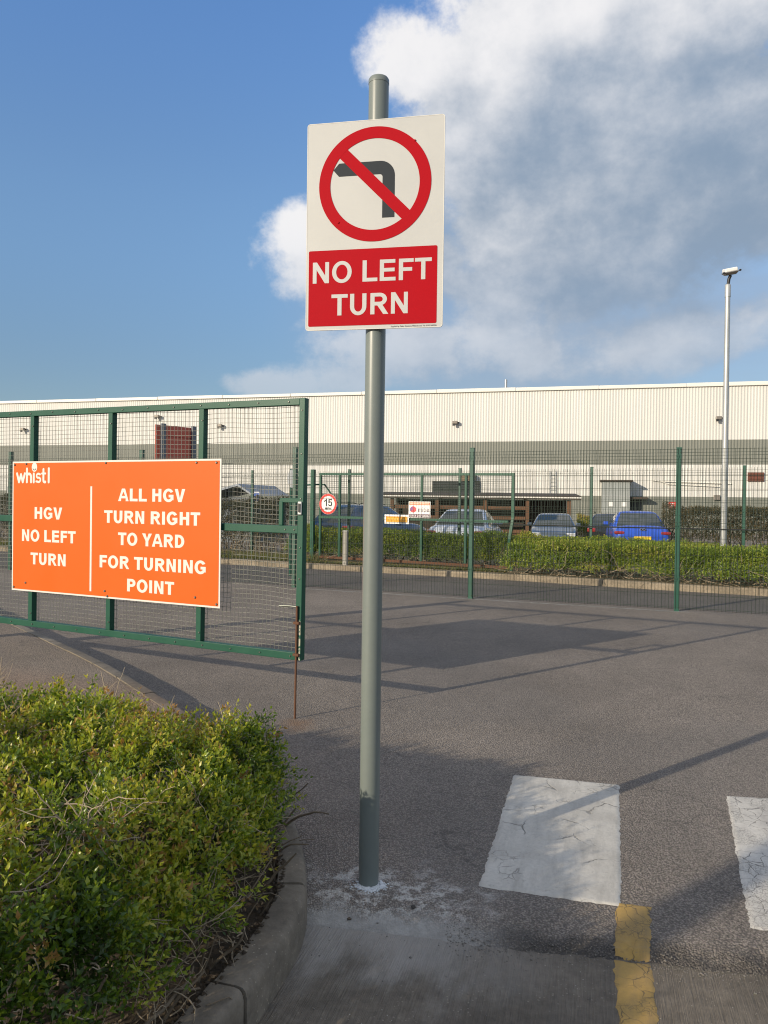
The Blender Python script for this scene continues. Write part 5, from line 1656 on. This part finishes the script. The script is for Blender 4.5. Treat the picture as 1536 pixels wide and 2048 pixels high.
# ---- the far hedges
def strip_hedge(name, label, path, width, height, n, ll, mat, tint_mu, twig=True, lump=.52, base=.10, bare=.35):
    P_ = resample(path, .1)
    arr = np.array([(p.x, p.y) for p in P_]); nseg = len(arr) - 1
    tang = nrm(np.gradient(arr, axis=0)); nor = np.stack([-tang[:, 1], tang[:, 0]], -1)
    root = thing(name, label, 'hedge', (arr[0][0], arr[0][1], 0))
    o3 = np.array([arr[0][0], arr[0][1], 0])
    i = RNG.integers(0, nseg, n)
    th = RNG.uniform(-.35, np.pi - .15, n)                    # round the section: front foot, over the top, to the back
    u = np.arange(n) * 0 + i * .1
    lum = 1 + (fnoise(u * .9 + 3, th * 1.2, 3) - .5) * lump * 2
    cs, sn = np.cos(th), np.sin(th)
    sq = 1 / np.maximum(np.abs(cs), np.abs(sn)) ** .62        # squarish section
    rx = width / 2 * cs * sq * lum; rz_ = np.maximum(height * .5 + (height * .5) * sn * sq * lum, base)
    pos = np.column_stack([arr[i] - nor[i] * rx[:, None], rz_])
    N_ = nrm(np.column_stack([-nor[i] * cs[:, None], sn]))
    low = rz_ < height * bare
    keep = ~(low & (RNG.random(n) < .55))
    pos, N_, i2, u, th = pos[keep], N_[keep], i[keep], u[keep], th[keep]
    m = len(pos)
    pos = pos - N_ * np.abs(RNG.normal(0, .09, m))[:, None]
    D = nrm(N_ * .6 + np.array([0, 0, .55]) + RNG.normal(0, .6, (m, 3)))
    tint = np.clip(tint_mu + (fnoise(u * 1.1 + 9, th * 2 + pos[:, 2], 3) - .5) * .8 + RNG.normal(0, .14, m), 0, 1)
    v, f, t = sprigs(pos, D, 2, RNG.uniform(.04, .10, m), ll, ll * .46, tint, (70, 40))
    oo = raw('foliage', v - o3, f, mat, root, tint=t); oo['kind'] = 'stuff'
    if twig:
        k_ = int(nseg * .1 * 26)
        i = RNG.integers(0, nseg, k_)
        st_ = np.column_stack([arr[i] - nor[i] * (width / 2 * RNG.uniform(.55, 1.02, k_))[:, None], RNG.uniform(.13, height * .38, k_)])
        D = nrm(np.column_stack([-nor[i] * .25 + tang[i] * RNG.normal(0, 1.0, k_)[:, None], RNG.normal(.05, .35, k_)]))
        v, f = twig_tubes(st_, D, RNG.uniform(.15, .8, k_), RNG.uniform(.003, .009, k_), 4, 6, .25)
        oo = raw('bare_branches', v - o3, f, M['twig'], root, smooth=True); oo['kind'] = 'stuff'
    # stems and a dense dark inside of old wood
    k_ = int(nseg * .1 * 22)
    i = RNG.integers(0, nseg, k_)
    st_ = np.column_stack([arr[i] - nor[i] * (width * RNG.uniform(-.35, .35, k_))[:, None], np.full(k_, .05)])
    D = nrm(np.column_stack([RNG.normal(0, .4, (k_, 2)), np.ones(k_)]))
    v, f = twig_tubes(st_, D, np.full(k_, height * .9), RNG.uniform(.008, .02, k_), 4, 5, .2)
    oo = raw('stems', v - o3, f, M['bark'], root, smooth=True); oo['kind'] = 'stuff'
    return root
strip_hedge('low_hedge', 'low green hedge with bare branches behind the kerb across the road', [(3.05, 17.1), (4.9, 16.1), (7.1, 14.95), (10.2, 13.25), (13.6, 11.35)], 2.0, .83, 44000, .048, M['leaf_far'], .48)
strip_hedge('low_hedge', 'green hedge behind the open far gate, in front of the dark blue car', [(-2.2, 20.7), (-.2, 19.65), (1.6, 18.75), (3.2, 17.9)], 1.3, .86, 18000, .048, M['leaf_far'], .42)
strip_hedge('tall_hedge', 'taller brown hedge in the car park behind the lamp column', [(9.3, 25.6), (12.0, 24.6), (16.0, 23.2)], 1.6, 1.50, 16000, .055, M['leaf_brown'], .42, False)
strip_hedge('tall_hedge', 'dark brown hedge behind the mesh gate and the orange board', [(-15.0, 28.2), (-9.0, 25.0), (-5.4, 23.1), (-2.5, 21.6)], 1.1, 1.62, 26000, .055, M['leaf_brown'], .30, True)
strip_hedge('round_shrub', 'yellow green shrub between the grey hatchback and the fence post', [(7.9, 31.2), (8.8, 31.0)], 1.4, 1.05, 2500, .06, M['leaf_far'], .72, False)

# rough grass on the verge left of the far gate
k_ = 9000
pa = resample([(-12.5, 23.9), (-6.185, 20.7), (-3.57, 19.45), (-1.6, 18.5), (.6, 17.45), (2.7, 16.45)], .1)
arr = np.array([(p.x, p.y) for p in pa])
i = RNG.integers(0, len(arr) - 1, k_)
yy = np.abs(RNG.normal(.1, .5, k_)) ** 1.0
wgt = np.where(arr[i][:, 0] > -1.8, .35, 1.0)
B0 = np.column_stack([arr[i][:, 0] + .45 * yy * wgt, arr[i][:, 1] + .9 * yy * wgt, np.full(k_, .12)])
hgt = RNG.uniform(.05, .26, k_) * np.where(arr[i][:, 0] > -1.8, .35, 1.0)
lean = RNG.normal(0, .4, (k_, 2)) * hgt[:, None]
wv = RNG.normal(0, 1, (k_, 2)); wv = wv / np.linalg.norm(wv, axis=1, keepdims=True) * .007
v = np.stack([B0 + np.column_stack([wv, np.zeros(k_)]), B0 - np.column_stack([wv, np.zeros(k_)]), B0 + np.column_stack([lean, hgt])], 1).reshape(-1, 3)
f = np.arange(3 * k_).reshape(-1, 3)
M['grass'] = leaf_mat('verge_grass', [(0.0, (.05, .085, .015)), (.6, (.13, .14, .03)), (1.0, (.30, .23, .11))], .3, .6)
tag(raw('rough_grass', v, f, M['grass'], tint=np.repeat(RNG.random(k_), 3)), 'rough yellowing grass on the verge behind the gate', 'grass', kind='stuff')

# ================================================================== OUT OF VIEW, behind left of the camera: a pole added to shadow the apron
up_ = thing('added_shadow_pole', 'round timber pole added unseen behind the viewer to cast a shadow band', 'pole', (-5.1, -1.95, -.06), 0)
MB().lathe([(.10, 0), (.095, 3), (.085, 6.4), (.05, 6.44)], n=20).build('shaft', M['bark'], up_, smooth=True)
MB().box(-.09, .09, -.125, -.098, 1.6, 1.85).build('number_tag', M['galv'], up_)
